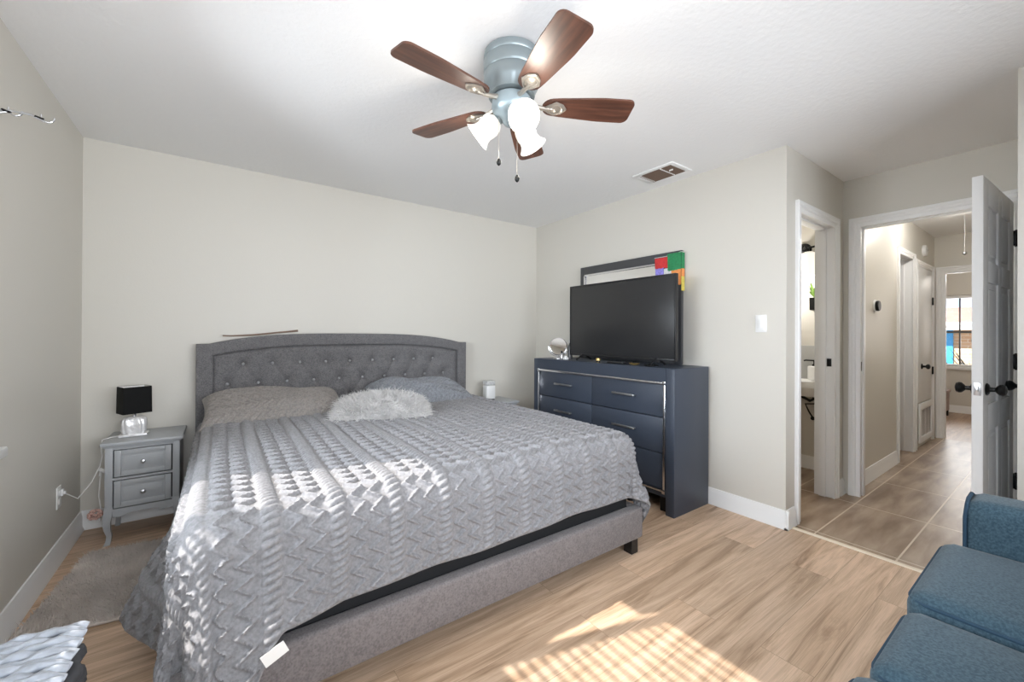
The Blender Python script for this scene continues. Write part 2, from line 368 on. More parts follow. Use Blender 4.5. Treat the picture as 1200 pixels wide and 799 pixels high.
struct(MB().box(BXW, BXW+T, YA+T, -.6, 0, H).build('wall_bath', 'wall', off=(BXW, -1, 0)), 'beige bathroom wall behind the basin', 'wall')
struct(MB().box(W+T, 7.8, -.6, -.5, 0, H).build('wall_bath_back', 'wall', off=(4.4, -.6, 0)), 'beige back wall of the bathroom', 'wall')
struct(MB().box(KX1+.1, KX1+.2, YA+T, -.6, 0, H).build('wall_store', 'wall', off=(KX1, -1, 0)), 'beige wall of the side room off the hall', 'wall')

# baseboards
def baseboard(name, p0, p1, nrm, label):
    p0, p1, n = Vector((*p0, 0)), Vector((*p1, 0)), Vector((*nrm, 0))
    prof = [(0, 0), (.022, 0), (.022, .012), (.014, .024), (.014, .085), (.009, .100), (.006, .115), (0, .117)]
    k = len(prof); vs = []
    for p in (p0, p1):
        for (d, z) in prof: vs.append(p+n*d+Vector((0, 0, z)))
    fs = [(i, (i+1) % k, k+(i+1) % k, k+i) for i in range(k)]+[tuple(range(k))[::-1], tuple(range(k, 2*k))]
    return struct(MB().add(vs, fs).build(name, 'trim', off=p0), label, 'baseboard')
baseboard('baseboard_left', (0, YF), (0, 0), (1, 0), 'white baseboard along the window wall')
baseboard('baseboard_back', (0, 0), (W, 0), (0, -1), 'white baseboard behind the bed')
baseboard('baseboard_right', (W, 0), (W, YA-.022), (-1, 0), 'white baseboard beside the dresser')
baseboard('baseboard_alcove', (W-.022, YA), (3.745, YA), (0, -1), 'short white baseboard at the wall corner beside the threshold')
baseboard('baseboard_alcove_inner', (4.56, YA), (XD, YA), (0, -1), 'tiny white baseboard between the two door casings')
baseboard('baseboard_hall', (XD+T+.02, YH), (KX0-.07, YH), (0, -1), 'white baseboard along the hall left wall')
baseboard('baseboard_corner', (W, YF), (W, YR), (-1, 0), 'white baseboard at the wall end behind the sofa')
baseboard('baseboard_far', (XF, -4.6), (XF, -.9), (-1, 0), 'white baseboard under the far window')
baseboard('baseboard_bath', (BXW, YA+T), (BXW, -.6), (-1, 0), 'white baseboard below the bathroom basin')

# door casings and jambs
def casing_profile(mb, axis, plane, sgn, a0, a1, z1, wd=.072, z0=0.):
    """mitred moulding round an opening a0..a1 (along the wall) up to z1; sgn: direction it sticks out; axis 0: wall x=plane, 1: wall y=plane"""
    prof = [(.0, 0), (.0, .009), (.004, .012), (.026, .012), (.031, .018), (.046, .018), (.051, .023), (wd-.004, .023), (wd, .019), (wd, 0)]
    k = len(prof); vs = []
    for (sx, st, pz, tz) in ((a0, -1, z0, 0), (a0, -1, z1, 1), (a1, 1, z1, 1), (a1, 1, z0, 0)):
        for (t, d) in prof:
            u, z, p = sx+st*(t-.006), pz+tz*(t-.006), plane+sgn*d
            vs.append((p, u, z) if axis == 0 else (u, p, z))
    fs = [(i*k+j, (i+1)*k+j, (i+1)*k+(j+1) % k, i*k+(j+1) % k) for i in range(3) for j in range(k)]+[tuple(range(k)), tuple(range(3*k, 4*k))[::-1]]
    return mb.add(vs, fs)
def jamb(mb, axis, p0, p1, a0, a1, z1, stop=None):
    t = .02
    def bx(a, b, u0, u1, z0, z1_):
        if axis == 0: mb.box(a, b, u0, u1, z0, z1_, .0015)
        else: mb.box(u0, u1, a, b, z0, z1_, .0015)
    q0, q1 = p0-.0015, p1+.0015
    bx(q0, q1, a0+.0005, a0+t, 0, z1-.0005); bx(q0, q1, a1-t, a1-.0005, 0, z1-.0005); bx(q0, q1, a0+t, a1-t, z1-t, z1-.0005)
    if stop:
        s0, s1 = stop
        bx(s0, s1, a0+t, a0+t+.012, 0, z1-t); bx(s0, s1, a1-t-.012, a1-t, 0, z1-t); bx(s0, s1, a0+t+.012, a1-t-.012, z1-t-.012, z1-t)
    return mb
def plate(x0, x1, y0, y1, z0, z1, parent, name='strike_plate', m='black'):
    return MB().box(x0, x1, y0, y1, z0, z1, .001).build(name, m, parent)
tr = sroot('trim_2', (BX0, YA, 0), 'white casing round the narrow bathroom doorway', 'door casing')
casing_profile(MB(), 1, YA, -1, BX0, BX1, DZ).build('casing', 'trim', tr)
jamb(MB(), 1, YA, YA+T, BX0-.02, BX1+.02, DZ+.02, (YA+.045, YA+.09)).build('jamb', 'trim', tr)
plate(BX1-.006, BX1+.002, YA+.012, YA+.04, .995, 1.055, tr)
tr = sroot('trim_3', (XD, HY1, 0), 'white casing round the hall doorway', 'door casing')
casing_profile(MB(), 0, XD, -1, HY0, HY1, HZ).build('casing', 'trim', tr)
jamb(MB(), 0, XD, XD+T, HY0-.02, HY1+.02, HZ+.02, (XD+.045, XD+.09)).build('jamb', 'trim', tr)
plate(XD+.008, XD+.036, HY1-.003, HY1+.004, .96, 1.03, tr)
tr = sroot('trim_4', (KX0, YH, 0), 'white casing round the doorway in the hall left wall', 'door casing')
casing_profile(MB(), 1, YH, -1, KX0, KX1, 2.05, .062).build('casing', 'trim', tr)
jamb(MB(), 1, YH, YA+T, KX0-.02, KX1+.02, 2.07, (YH+.06, YH+.11)).build('jamb', 'trim', tr)
for z in (1.72, 1.03, .30):
    plate(KX1-.004, KX1+.003, YH+.118, YH+.148, z, z+.095, tr, 'hinge')
tr = sroot('trim_5', (XE, EY1, 0), 'white casing round the doorway at the hall end', 'door casing')
casing_profile(MB(), 0, XE, -1, EY0, EY1, 2.0, .07).build('casing', 'trim', tr)
jamb(MB(), 0, XE, XE+T, EY0-.02, EY1+.02, 2.02, (XE+.045, XE+.09)).build('jamb', 'trim', tr)

# ------------------------------------------------------------------ doors
def panel_face(mb, x0, x1, z0, z1, y, sgn, raised=.006):
    """six recessed panels with raised centres on a door face at y, sgn = outward"""
    wd = x1-x0; st = .115; mid = .09
    cols = [(x0+st, x0+wd/2-mid/2), (x0+wd/2+mid/2, x1-st)]
    rows = [(z0+.20, z0+.72), (z0+.86, z0+1.50), (z0+1.61, z0+1.90)]
    return cols, rows
def six_panel_slab(mb, x0, x1, z0, z1, y0, y1):
    """slab built from stiles, rails and sunken panels with bevelled raised fields"""
    cols, rows = panel_face(mb, x0, x1, z0, z1, 0, 1)
    xs = [x0, cols[0][0], cols[0][1], cols[1][0], cols[1][1], x1]
    mb.box(xs[0], xs[1], y0, y1, z0, z1, .002); mb.box(xs[4], xs[5], y0, y1, z0, z1, .002); mb.box(xs[2], xs[3], y0, y1, z0, z1, .001)
    zr = [z0]+[v for r in rows for v in r]+[z1]
    for i in range(0, len(zr), 2):
        mb.box(xs[1], xs[2], y0, y1, zr[i], zr[i+1], .001).box(xs[3], xs[4], y0, y1, zr[i], zr[i+1], .001)
    d = .009
    for (a, b) in cols:
        for (c, e) in rows:
            mb.box(a-.002, b+.002, y0+d, y1-d, c-.002, e+.002)
            mb.box(a+.03, b-.03, y0+.003, y1-.003, c+.03, e-.03, .008, 1)
    return mb
def knob(name, p, n, parent, m='black'):
    """round door knob with rose, axis n"""
    return MB().lathe([(.030, 0), (.032, .004), (.026, .010), (.012, .014), (.011, .032), (.018, .037), (.027, .046), (.029, .056), (.024, .066), (.010, .071), (.002, .072)], p, n, 24).build(name, m, parent)
DX, DY = 4.655, -3.352
d1 = sroot('door_1', (DX, DY, 0), 'white six panel door standing open into the alcove', 'door')
ang = math.radians(176.6)
slab = MB(); six_panel_slab(slab, 0, .80, .012, 2.05, -.02, .02)
mt = Matrix.Rotation(ang, 3, 'Z')
def place(mb):
    for v in mb.bm.verts: v.co = mt @ v.co+Vector((DX, DY, 0))
    return mb
place(slab).build('slab', 'door', d1)
pk = Vector((.735, 0, .955))
for s_ in (-1, 1):
    p = mt @ Vector((.735, .02*s_, .955))+Vector((DX, DY, 0)); n = mt @ Vector((0, s_, 0))
    knob('door_knob', p, n, d1)
lp = MB().box(.796, .802, -.013, .013, .925, .99, .001).box(.80, .812, -.006, .006, .945, .97, .002); place(lp).build('latch_plate', 'steel', d1)
for z in (1.785, 1.03, .30):
    hb = MB().box(-.022, .012, .017, .030, z, z+.09, .002).tube([(-.006, .03, z-.006), (-.006, .03, z+.096)], .007)
    place(hb).build('hinge', 'black', d1)
# closet door in the alcove's right wall: only its knob sticks past the wall end
d2 = sroot('door_2', (4.1, YR, 0), 'white closet door in the alcove right wall beside the open door', 'door')
s2 = MB(); six_panel_slab(s2, 3.82, 4.5, .012, 2.03, YR-.02, YR+.012); s2.build('slab', 'door', d2)
knob('door_knob', (4.28, YR+.012, .955), (0, 1, 0), d2)
# hall closet door
d3 = sroot('door_3', (6.85, YH, 0), 'white closet door with black knob in the hall left wall', 'door')
MB().box(6.88, 7.60, YH-.010, YH+.002, .50, 2.0, .003).box(6.9, 7.58, YH-.013, YH-.008, .62, 1.97, .004).build('slab', 'door', d3)
casing_profile(MB(), 1, YH, -1, 6.86, 7.62, 2.01, .06).build('casing', 'trim', d3)
knob('door_knob', (7.05, YH-.012, .895), (0, -1, 0), d3)
for z in (1.60, .78):
    plate(7.585, 7.61, YH-.026, YH-.010, z, z+.09, d3, 'hinge')
g = thing('return_air_grille', 'white return air grille low on the hall left wall', 'grille', (7.2, YH-.013, .04))
rect_frame(MB(), 1, YH-.030, YH-.013, 6.90, 7.56, .06, .49, .06, .06, .06, .07).build('frame', 'trim', g)
sl = MB()
for k in range(9): sl.box(6.975+k*.06, 6.995+k*.06, YH-.0185, YH-.0160, .121, .419)
sl.build('louvers', 'trim', g)
MB().box(6.95, 7.51, YH-.0155, YH-.0132, .11, .43).build('filter', 'duct', g)

# ------------------------------------------------------------------ windows
def left_window(name, y0, y1, label, y_sill):
    w1 = sroot(name, (0, (y0+y1)/2, WZ0), label, 'window')
    rect_frame(MB(), 0, -.10, -.05, y0+.001, y1-.001, WZ0+.001, WZ1-.001, .045, .045, .045, .045).box(-.095, -.055, y0+.046, y1-.046, 1.31, 1.35, .003).build('window_frame', 'trim', w1)
    MB().box(-.076, -.073, y0+.04, y1-.04, WZ0+.04, WZ1-.04).build('pane', 'glass', w1)
    casing_profile(MB(), 0, 0, 1, y0, y1, WZ1, .066, WZ0+.001).build('casing', 'trim', w1)
    MB().box(-.002, .062, y0-.10, y_sill, WZ0-.033, WZ0+.003, .006).box(-.049, -.0025, y0+.001, y1-.001, WZ0+.0005, WZ0+.003).box(0, .016, y0-.07, y_sill-.03, WZ0-.11, WZ0-.036, .004).build('window_sill', 'trim', w1)
    return w1
def blind(y0, y1, label, raised=False):
    bl = thing('window_blind', label, 'blind', (-.03, (y0+y1)/2, WZ0), 'slatted blinds in the left windows')
    MB().box(-.046, -.004, y0, y1, WZ1-.045, WZ1-.003, .003).build('head_rail', 'trim', bl)
    sm = MB(); rr = Matrix.Rotation(math.radians(0 if raised else 24), 3, 'Y')
    z = WZ1-(.052 if raised else .07); dz = .0034 if raised else .044; zend = WZ1-.13 if raised else WZ0+.05
    while z > zend:
        sm.box(-.048, -.002, y0+.005, y1-.005, z-.0012, z+.0012, 0, rot=rr); z -= dz
    sm.build('slats', 'trim', bl)
    zb = zend-.022 if raised else WZ0+.006
    MB().box(-.045, -.008, y0+.005, y1-.005, zb, zb+.018, .003).build('bottom_rail', 'trim', bl)
    for y in (y0+.12, y1-.12): MB().tube([(-.025, y, zb+.012), (-.025, y, WZ1-.02)], .0012, 5).build('ladder_cord', 'white_cord', bl)
YM = -1.86
left_window('window_1', WY0, WY1, 'white window with sill in the left wall beside the bed', -1.30)
left_window('window_4', UY0, UY1, 'white window with sill in the left wall next to the camera', UY1+.10)
blind(YM+.03, WY1-.01, 'white blind drawn up at the top of the window beside the bed', True)
blind(WY0+.01, YM-.03, 'white slatted blind let down in the window half nearer the camera')
blind(UY0+.01, UY1-.01, 'white slatted blind let down in the window next to the camera')
struct(MB().box(-.10, -.05, YM-.025, YM+.025, WZ0+.046, WZ1-.046, .003).build('trim_7', 'trim', off=(-.07, YM, WZ0)), 'white mullion of the window beside the bed', 'mullion')
w2 = sroot('window_fill', ((FX0+FX1)/2, YF, FZ0), 'wide white window added behind the camera for fill light', 'window')  # added out of view, opening for the fill light
fm = MB()
rect_frame(fm, 1, YF-.10, YF-.05, FX0+.001, FX1-.001, FZ0+.001, FZ1-.001, .05, .05, .05, .05).box((FX0+FX1)/2-.03, (FX0+FX1)/2+.03, YF-.098, YF-.052, FZ0+.051, FZ1-.051, .003).build('window_frame', 'trim', w2)
MB().box(FX0+.04, FX1-.04, YF-.077, YF-.074, FZ0+.04, FZ1-.04).build('pane', 'glass', w2)
casing_profile(MB(), 1, YF, 1, FX0, FX1, FZ1, .08, FZ0-.02).build('casing', 'trim', w2)
w3 = sroot('window_3', (XF, -2.5, VZ0), 'white gridded window of the far room', 'window')
fm = MB()
rect_frame(fm, 0, XF+.03, XF+.08, VY0+.001, VY1-.001, VZ0+.001, VZ1-.001, .05, .05, .04, .05)
fm.box(XF-.03, XF+.03, VY0-.06, VY1+.06, VZ0-.045, VZ0, .004)
fm.build('window_frame', 'trim', w3)
mm = MB().box(XF+.045, XF+.07, VY0, VY1, 1.285, 1.32)
for y in (-2.98, -2.455, -2.0): mm.box(XF+.05, XF+.065, y-.010, y+.010, VZ0, VZ1)
mm.build('muntins', mat('muntin_dark', (.12, .12, .12), .5), w3)
MB().box(XF+.056, XF+.059, VY0+.03, VY1-.03, VZ0+.03, VZ1-.04).build('pane', 'glass', w3)

# outside the far window: a brick house, its eave, a spiky plant
def brick_mat():
    m, nt, b = nodes_of('house_brick'); L = nt.links.new
    tc = nt.nodes.new('ShaderNodeTexCoord'); mp = nt.nodes.new('ShaderNodeMapping'); mp.inputs['Rotation'].default_value = (PI/2, 0, PI/2)
    cx = nt.nodes.new('ShaderNodeSeparateXYZ'); cc = nt.nodes.new('ShaderNodeCombineXYZ'); L(tc.outputs['Object'], cx.inputs[0]); L(cx.outputs['Y'], cc.inputs['X']); L(cx.outputs['Z'], cc.inputs['Y'])
    br = nt.nodes.new('ShaderNodeTexBrick'); br.inputs['Scale'].default_value = 1; br.inputs['Brick Width'].default_value = .22; br.inputs['Row Height'].default_value = .075
    br.inputs['Mortar Size'].default_value = .006; br.inputs['Color1'].default_value = (.62, .40, .25, 1); br.inputs['Color2'].default_value = (.52, .32, .20, 1); br.inputs['Mortar'].default_value = (.68, .58, .46, 1)
    L(cc.outputs[0], br.inputs['Vector']); L(br.outputs['Color'], b.inputs['Base Color']); b.inputs['Roughness'].default_value = .9; return m
struct(MB().box(XF+.2, 30, -12, 12, -.35, -.25).build('ground', mat('ground_tan', (.42, .36, .26), .95, noise=(4, .3)), off=(14, 0, -.3)), 'tan ground outside the far window', 'ground')
hs = thing('brick_house', 'tan brick house with a white eave seen through the far window', 'house', (15, -2, -.25))
MB().box(14.4, 18, -9, 5, -.25, 1.40).build('wall', brick_mat(), hs)
MB().box(13.9, 14.4, -9, 5, 1.38, 1.55, .01).build('eave', mat('eave_white', (.85, .85, .86), .6), hs)
MB().prism([(13.9, 1.55), (18.3, 1.55), (16.1, 1.98)], -9, 5, 1).build('roof', mat('roof_red', (.50, .22, .17), .85, noise=(5, .35)), hs)
MB().box(14.34, 14.39, -1.885, -1.0, .45, 1.40, .01).build('tarp', mat('tarp_blue', (.05, .35, .75), .5), hs)
sp = thing('spiky_plant', 'dark spiky plant outside the far window', 'plant', (12.2, -2.75, -.25))
lm = MB()
for k in range(26):
    a = rng.uniform(0, 2*PI); e = rng.uniform(.5, 1.35); l = rng.uniform(1.0, 1.3)
    d = Vector((math.cos(a)*math.cos(e), math.sin(a)*math.cos(e), math.sin(e)))
    b0 = Vector((12.2, -2.6, .05)); lm.tube([b0, b0+d*l*.5+Vector((0, 0, .04)), b0+d*l], [.02, .017, .002], 5)
lm.build('leaves', mat('agave_dark', (.05, .07, .06), .7), sp)
MB().lathe([(.10, -.25), (.12, .0), (.06, .12)], (12.2, -2.6, 0), (0, 0, 1), 12).build('stem', M['stick'], sp)

# ------------------------------------------------------------------ bed
BX = 1.615; BL, BR = .566, 2.665
bed = thing('bed', 'grey upholstered king bed with arched tufted headboard', 'bed', (BX, -1.1, 0))
def hb_top(x, lo=1.15, hi=1.228):
    t = abs(x-BX)/((BR-BL)/2)
    if t > .93: return lo
    return lo+(hi-lo)*(1-(t/.93)**3.2)
# headboard frame: outline minus the sunken panel, as a border of quads
def frame_outline(n=48):
    xs = np.linspace(BL, BR, n); return xs, np.array([hb_top(x) for x in xs])
bor = .095
PL, PR = BL+bor, BR-bor
nb = 60
tb = MB()
us = np.linspace(0, 1, nb)
outer = [(BL, .15), (BL, .6)]+[(BL+(BR-BL)*u, hb_top(BL+(BR-BL)*u)) for u in us]+[(BR, .6), (BR, .15)]
inner = [(PL, .15), (PL, .6)]+[(PL+(PR-PL)*u, hb_top(PL+(PR-PL)*u, 1.063, 1.135)) for u in us]+[(PR, .6), (PR, .15)]
def round_ring(o, i, y_back, y_front, rad):
    """padded border: cross-section runs back-outer, front with rounded edges, to the inner lip"""
    rows = []
    for (a, b) in zip(o, i):
        a = Vector((a[0], 0, a[1])); b = Vector((b[0], 0, b[1])); d = (b-a); L = d.length; d.normalize()
        row = [a+Vector((0, y_back, 0)), a+Vector((0, y_front+rad, 0))]
        for k in range(1, 5):
            t = k/4*PI/2; row.append(a+d*rad*(1-math.cos(t))+Vector((0, y_front+rad*(1-math.sin(t)), 0)))
        row.append(a+d*L*.5+Vector((0, y_front-.004, 0)))
        for k in range(0, 5):
            t = k/4*PI/2; row.append(b-d*rad*(1-math.sin(t))+Vector((0, y_front+rad*(1-math.cos(t)), 0)))
        row.append(b+Vector((0, y_front+.04, 0))); rows.append(row)
    return rows
rows = round_ring(outer, inner, -.012, -.105, .014)
k = len(rows[0]); vs = [v for r in rows for v in r]
fs = [(i*k+j, (i+1)*k+j, (i+1)*k+j+1, i*k+j+1) for i in range(len(rows)-1) for j in range(k-1)]
fs += [(i*k, i*k+k-1, (i+1)*k+k-1, (i+1)*k) for i in range(len(rows)-1)]
hbo = tb.add(vs, fs).build('headboard', 'grey_cloth', bed, smooth=60)
# tufted panel
btn = [(.837+.1858*i, 1.003) for i in range(9)]+[(.744+.1878*i, .862) for i in range(10)]+[(.837+.1858*i, .722) for i in range(9)]
nx, nz = 420, 160
U = np.linspace(0, 1, nx)[:, None]*np.ones((1, nz)); V = np.ones((nx, 1))*np.linspace(0, 1, nz)[None, :]
X = PL-.012+(PR-PL+.024)*U
top = np.vectorize(lambda x: hb_top(x, 1.075, 1.147))(X[:, 0])[:, None]
Z = .5+(top-.5)*V
hgt = np.zeros_like(X); dmin = np.full_like(X, 9.)
for (bx, bz) in btn:
    d = np.hypot(X-bx, Z-bz); hgt -= .030*np.exp(-(d/.026)**1.15); dmin = np.minimum(dmin, d)
hgt += .012*np.clip(dmin/.09, 0, 1)
ed = np.minimum(np.minimum(X-PL, PR-X), top-.012-Z); hgt += -.02*np.exp(-np.clip(ed, 0, 1)/.012)
lines = np.zeros_like(X)
for (a, b) in [(p, q) for p in btn for q in btn if p[1] > q[1] and abs(p[0]-q[0]) < .11 and p[1]-q[1] < .16]:
    ax, az = a; dx, dz = b[0]-ax, b[1]-az; t = np.clip(((X-ax)*dx+(Z-az)*dz)/(dx*dx+dz*dz), 0, 1)
    dd = np.hypot(X-ax-t*dx, Z-az-t*dz); lines = np.minimum(lines, -.004*np.exp(-(dd/.010)**2))
hgt += lines
Y = -.080-hgt
pan = np_mesh('tufted_panel', np.stack([X, Y, Z], 2).reshape(-1, 3), grid_faces(nx, nz), 'grey_cloth', hbo)
for (bx, bz) in btn:
    if bz < .70: continue
    MB().ball((bx, -.066, bz), .011, 1, .6, 1, 12).build('button', mat('button_grey', (.30, .30, .305), .3) if 'button_grey' not in bpy.data.materials else bpy.data.materials['button_grey'], hbo)
RZ0, RZ1, YB = .088, .258, -2.178
MB().box(BL+.02, BR-.02, YB, YB+.065, RZ0, RZ1, .014, 3).build('footboard', 'rail_cloth', bed)
for x0, x1 in ((BL+.02, BL+.075), (BR-.075, BR-.02)):
    MB().box(x0, x1, YB+.06, -.10, RZ0, RZ1, .012, 3).build('side_rail', 'rail_cloth', bed)
for x in (BL+.03, BR-.10):
    for y in (YB+.015, -.22):
        MB().prism([(x+.008, y+.008), (x+.062, y+.008), (x+.062, y+.062), (x+.008, y+.062)], 0, .1, 2).build('leg', 'blackplastic', bed)
MB().box(BL+.08, BR-.08, YB+.07, -.11, .14, .30).build('slat_base', 'dark', bed)  # near-black colour puts in the shade below the coverlet hem
MB().box(BL+.085, BR-.085, YB+.10, -.115, .302, .635, .06, 4).build('mattress', mat('mattress_gap_shade', (.012, .012, .013), .9), bed)  # coloured near black as the shadow gap between hem and rail

# ------------------------------------------------------------------ cable-knit coverlet
ZT = .672
def coverlet():
    XL, XR = .70, 2.535              # flat top ends here, then the roll-over
    YH0, YF0 = -.13, -2.045
    dl, dr, df = .62, .50, .405      # cloth length past those lines
    st = .0037
    A = np.arange(-dl, (XR-XL)+dr+st, st); B = np.arange(0, (YH0-YF0)+df+st, st)
    a, b = np.meshgrid(A, B, indexing='ij')
    da = np.where(a < 0, -a, np.where(a > XR-XL, a-(XR-XL), 0)); sx = np.where(a < 0, -1., 1.)
    db = np.clip(b-(YH0-YF0), 0, None)
    db0 = db
    sm_ = np.clip((XL+.17-(np.clip(a, 0, XR-XL)+XL))/.15, 0, 1); db = db*(1+.50*sm_*sm_*(3-2*sm_))
    sm2 = np.clip((XL+.34-(np.clip(a, 0, XR-XL)+XL))/.16, 0, 1)
    bb = b-db0+db
    rho = np.hypot(da, db); th = np.arctan2(db, da+1e-9)          # 0: side, pi/2: foot
    px = np.clip(a, 0, XR-XL)+XL; py = YH0-np.clip(b, 0, YH0-YF0)
    left = a < 0
    y_here = py
    # how far the hanging cloth leans out
    lean_side_l = .05+.37*np.exp(-((y_here+1.52)/.19)**2)+.10*np.exp(-((y_here+.75)/.2)**2)-.05*np.exp(-((y_here+1.95)/.12)**2)
    lean_side_r = .10+.06*np.sin(y_here*9)
    lean_foot = .02+.03*np.sin(px*7+1)+.02*np.sin(px*17)
    s = np.clip(th/(PI/2), 0, 1)
    corner = np.sin(2*th)                                          # 1 on the diagonal
    lean_c = np.where(left, -.03, .16)
    lean = np.where(left, lean_side_l, lean_side_r)*(1-s)**1.3+lean_foot*s**1.3+lean_c*corner+np.where(left | (a < .5), .24*sm2, 0)*s+np.where(left, .12*np.sin(5.5*th+.4)*corner, .20*np.sin(5*th+2.0)*corner)
    r = .115; arc = r*PI/2
    t = np.minimum(rho, arc)/r
    out = r*np.sin(t); dz = -r*(1-np.cos(t))
    ex = np.clip(rho-arc, 0, None)
    ln = np.clip(lean, -.12, .8)*np.clip(ex/.22, 0, 1)**.6
    out = out+ex*np.sin(ln); dz = dz-ex*np.cos(ln)*np.where(rho > 0, 1, 1)
    # cloth at the corner hangs in folds: less drop than its radial length
    x = px+sx*out*np.cos(th)*(da > 0); y = py-out*np.sin(th)*(db > 0)
    x = np.where((da > 0), px+sx*out*np.cos(th), px); y = np.where(db > 0, py-out*np.sin(th), py)
    z = ZT+dz
    # soft unevenness of the top
    z = z+.006*np.sin(x*3.1+y*2.3)+.004*np.sin(x*7.7-y*5.1)-.02*np.clip((y+.55)/.5, 0, 1)
    fl = .022
    low = z < fl+.03
    z = np.where(low, fl+.03*np.exp((z-fl-.03)/.03), z)
    P = np.stack([x, y, z], 2)
    # ---- the knit: cables and zigzag lattice running head to foot
    per = .198; c = (a-.30+per*10) % per; cc = c-per*.15
    cw = per*.15
    rope = np.sqrt(np.clip(1-(cc/cw)**2, 0, 1))
    tw = np.abs(np.sin(PI*(bb/.026+cc/cw*.32)))
    h = .0185*rope*(.2+.8*tw**.7)
    zz = np.zeros_like(a)
    pz = c-per*.30; pw = per*.70
    tri = lambda q: 2*np.abs(2*(q-np.floor(q+.5)))-1
    for cen, sg in ((.27, 1), (.73, 1)):
        amp = pw*.175; q = bb/.064+.0
        mid = pw*cen+amp*tri(q)*sg
        dist = np.abs(pz-mid)/math.sqrt(1+(4*amp/.064)**2)
        yarn = .75+.25*np.abs(np.sin(PI*bb/.011))
        zz = np.maximum(zz, .0160*np.exp(-(dist/.0052)**4)*yarn)
    edge = np.minimum(np.abs(pz-pw*.02), np.abs(pz-pw*.98))
    zz = np.maximum(zz, .0030*np.exp(-(edge/.004)**2))
    h = np.where((pz > 0), np.maximum(h, zz), h)
    h = h*np.where((da > 0) & left, 1-.45*np.clip(corner*1.6, 0, 1), 1)
    # the hem: a plain turned edge
    hem = np.minimum(np.minimum(a-A[0], A[-1]-a), B[-1]-b)
    h = h*np.clip(hem/.02, 0, 1)+.006*np.exp(-((hem-.008)/.008)**2)
    du = np.gradient(P, axis=0); dv = np.gradient(P, axis=1)
    n = np.cross(dv, du); n /= np.linalg.norm(n, axis=2, keepdims=True)+1e-9
    P = P+n*h[..., None]
    P[..., 2] = np.maximum(P[..., 2], .012)
    return P
P = coverlet(); nu, nv = P.shape[:2]
cov = np_mesh('coverlet', P.reshape(-1, 3), grid_faces(nu, nv, True), 'knit', None, (BX, -1.3, .02))
tag(cov, 'grey cable knit coverlet draped over the king bed', 'coverlet')
_h = P[:, -1]; _k = int(np.argmin(np.abs(_h[:, 0]-.83)+10*(_h[:, 1] > -2.0))); _p = _h[_k]
cov2 = MB().box(_p[0]-.034, _p[0]+.030, _p[1]-.0165, _p[1]-.0145, _p[2]-.026, _p[2]+.012).rotate(Matrix.Rotation(math.radians(-24), 3, 'Y'), _p).build('care_tag', mat('tag_white', (.80, .79, .76), .7), cov)
cov2['label'] = 'white care tag'

# ------------------------------------------------------------------ pillows
def cushion(cx, cy, cz, wx, wy, th, rot=Matrix(), p=2.6, q=.55, n=90, knit=0., wob=.0, seed=0, squash=.35):
    """two-sided pillow surface; local axes x: width, y: depth, z: thickness"""
    u = np.linspace(-1, 1, n); uu, vv = np.meshgrid(u, u, indexing='ij')
    cu = np.sin(uu*PI/2); cv = np.sin(vv*PI/2)
    prof = (np.clip(1-np.abs(cu)**p, 0, 1)*np.clip(1-np.abs(cv)**p, 0, 1))**q
    pin = 1-.05*(1-np.abs(cv)**2)*0
    x = cu*wx/2*(1-.06*(np.abs(cv)**2)*0-.05*(1-cv**2)*np.abs(cu)); y = cv*wy/2*(1-.05*(1-cu**2)*np.abs(cv))
    r = np.random.default_rng(seed); ph = r.uniform(0, 6, 6)
    wb = wob*(np.sin(cu*4+ph[0])*np.cos(cv*3+ph[1])+.6*np.sin(cu*7+cv*5+ph[2]))
    zt = th*prof*(1+wb); zb = -th*squash*prof
    if knit:
        zt = zt+knit*np.clip(prof*3, 0, 1)*(np.abs(np.sin(PI*(x/.040+2*np.abs(((y/.08) % 1)-.5)*1.2))))
    R = np.array(rot.to_3x3()) if rot is not None else np.eye(3)
    T_ = np.stack([x, y, zt], 2).reshape(-1, 3) @ R.T+np.array([cx, cy, cz])
    B_ = np.stack([x, y, zb], 2).reshape(-1, 3) @ R.T+np.array([cx, cy, cz])
    V = np.concatenate([T_, B_]); F = np.concatenate([grid_faces(n, n), grid_faces(n, n, True)+n*n])
    return V, F, (T_.reshape(n, n, 3), B_.reshape(n, n, 3))
def pillow(name, label, m, *args, cat='pillow', **kw):
    V, F, _ = cushion(*args, **kw)
    o = np_mesh(name, V, F, m, None, (args[0], args[1], args[2]))
    bm = bmesh.new(); bm.from_mesh(o.data); bmesh.ops.remove_doubles(bm, verts=bm.verts[:], dist=1e-5); bm.to_mesh(o.data); bm.free()
    return tag(o, label, cat)
tl = Matrix.Rotation(math.radians(14), 4, 'X')
pillow('pillow', 'brownish grey knit sham pillow on the lamp side of the bed', 'sham', 1.03, -.40, .700, .86, .50, .120, tl @ Matrix.Rotation(math.radians(2), 4, 'Y'), n=220, knit=.011, wob=.10, seed=3, p=3.2, q=.5)
pillow('pillow', 'bluish grey knit sham pillow behind the white furry cushion', 'sham_blue', 2.10, -.36, .700, .84, .48, .130, tl @ Matrix.Rotation(math.radians(3), 4, 'Y'), n=220, knit=.010, wob=.10, seed=5, p=3.2, q=.5)
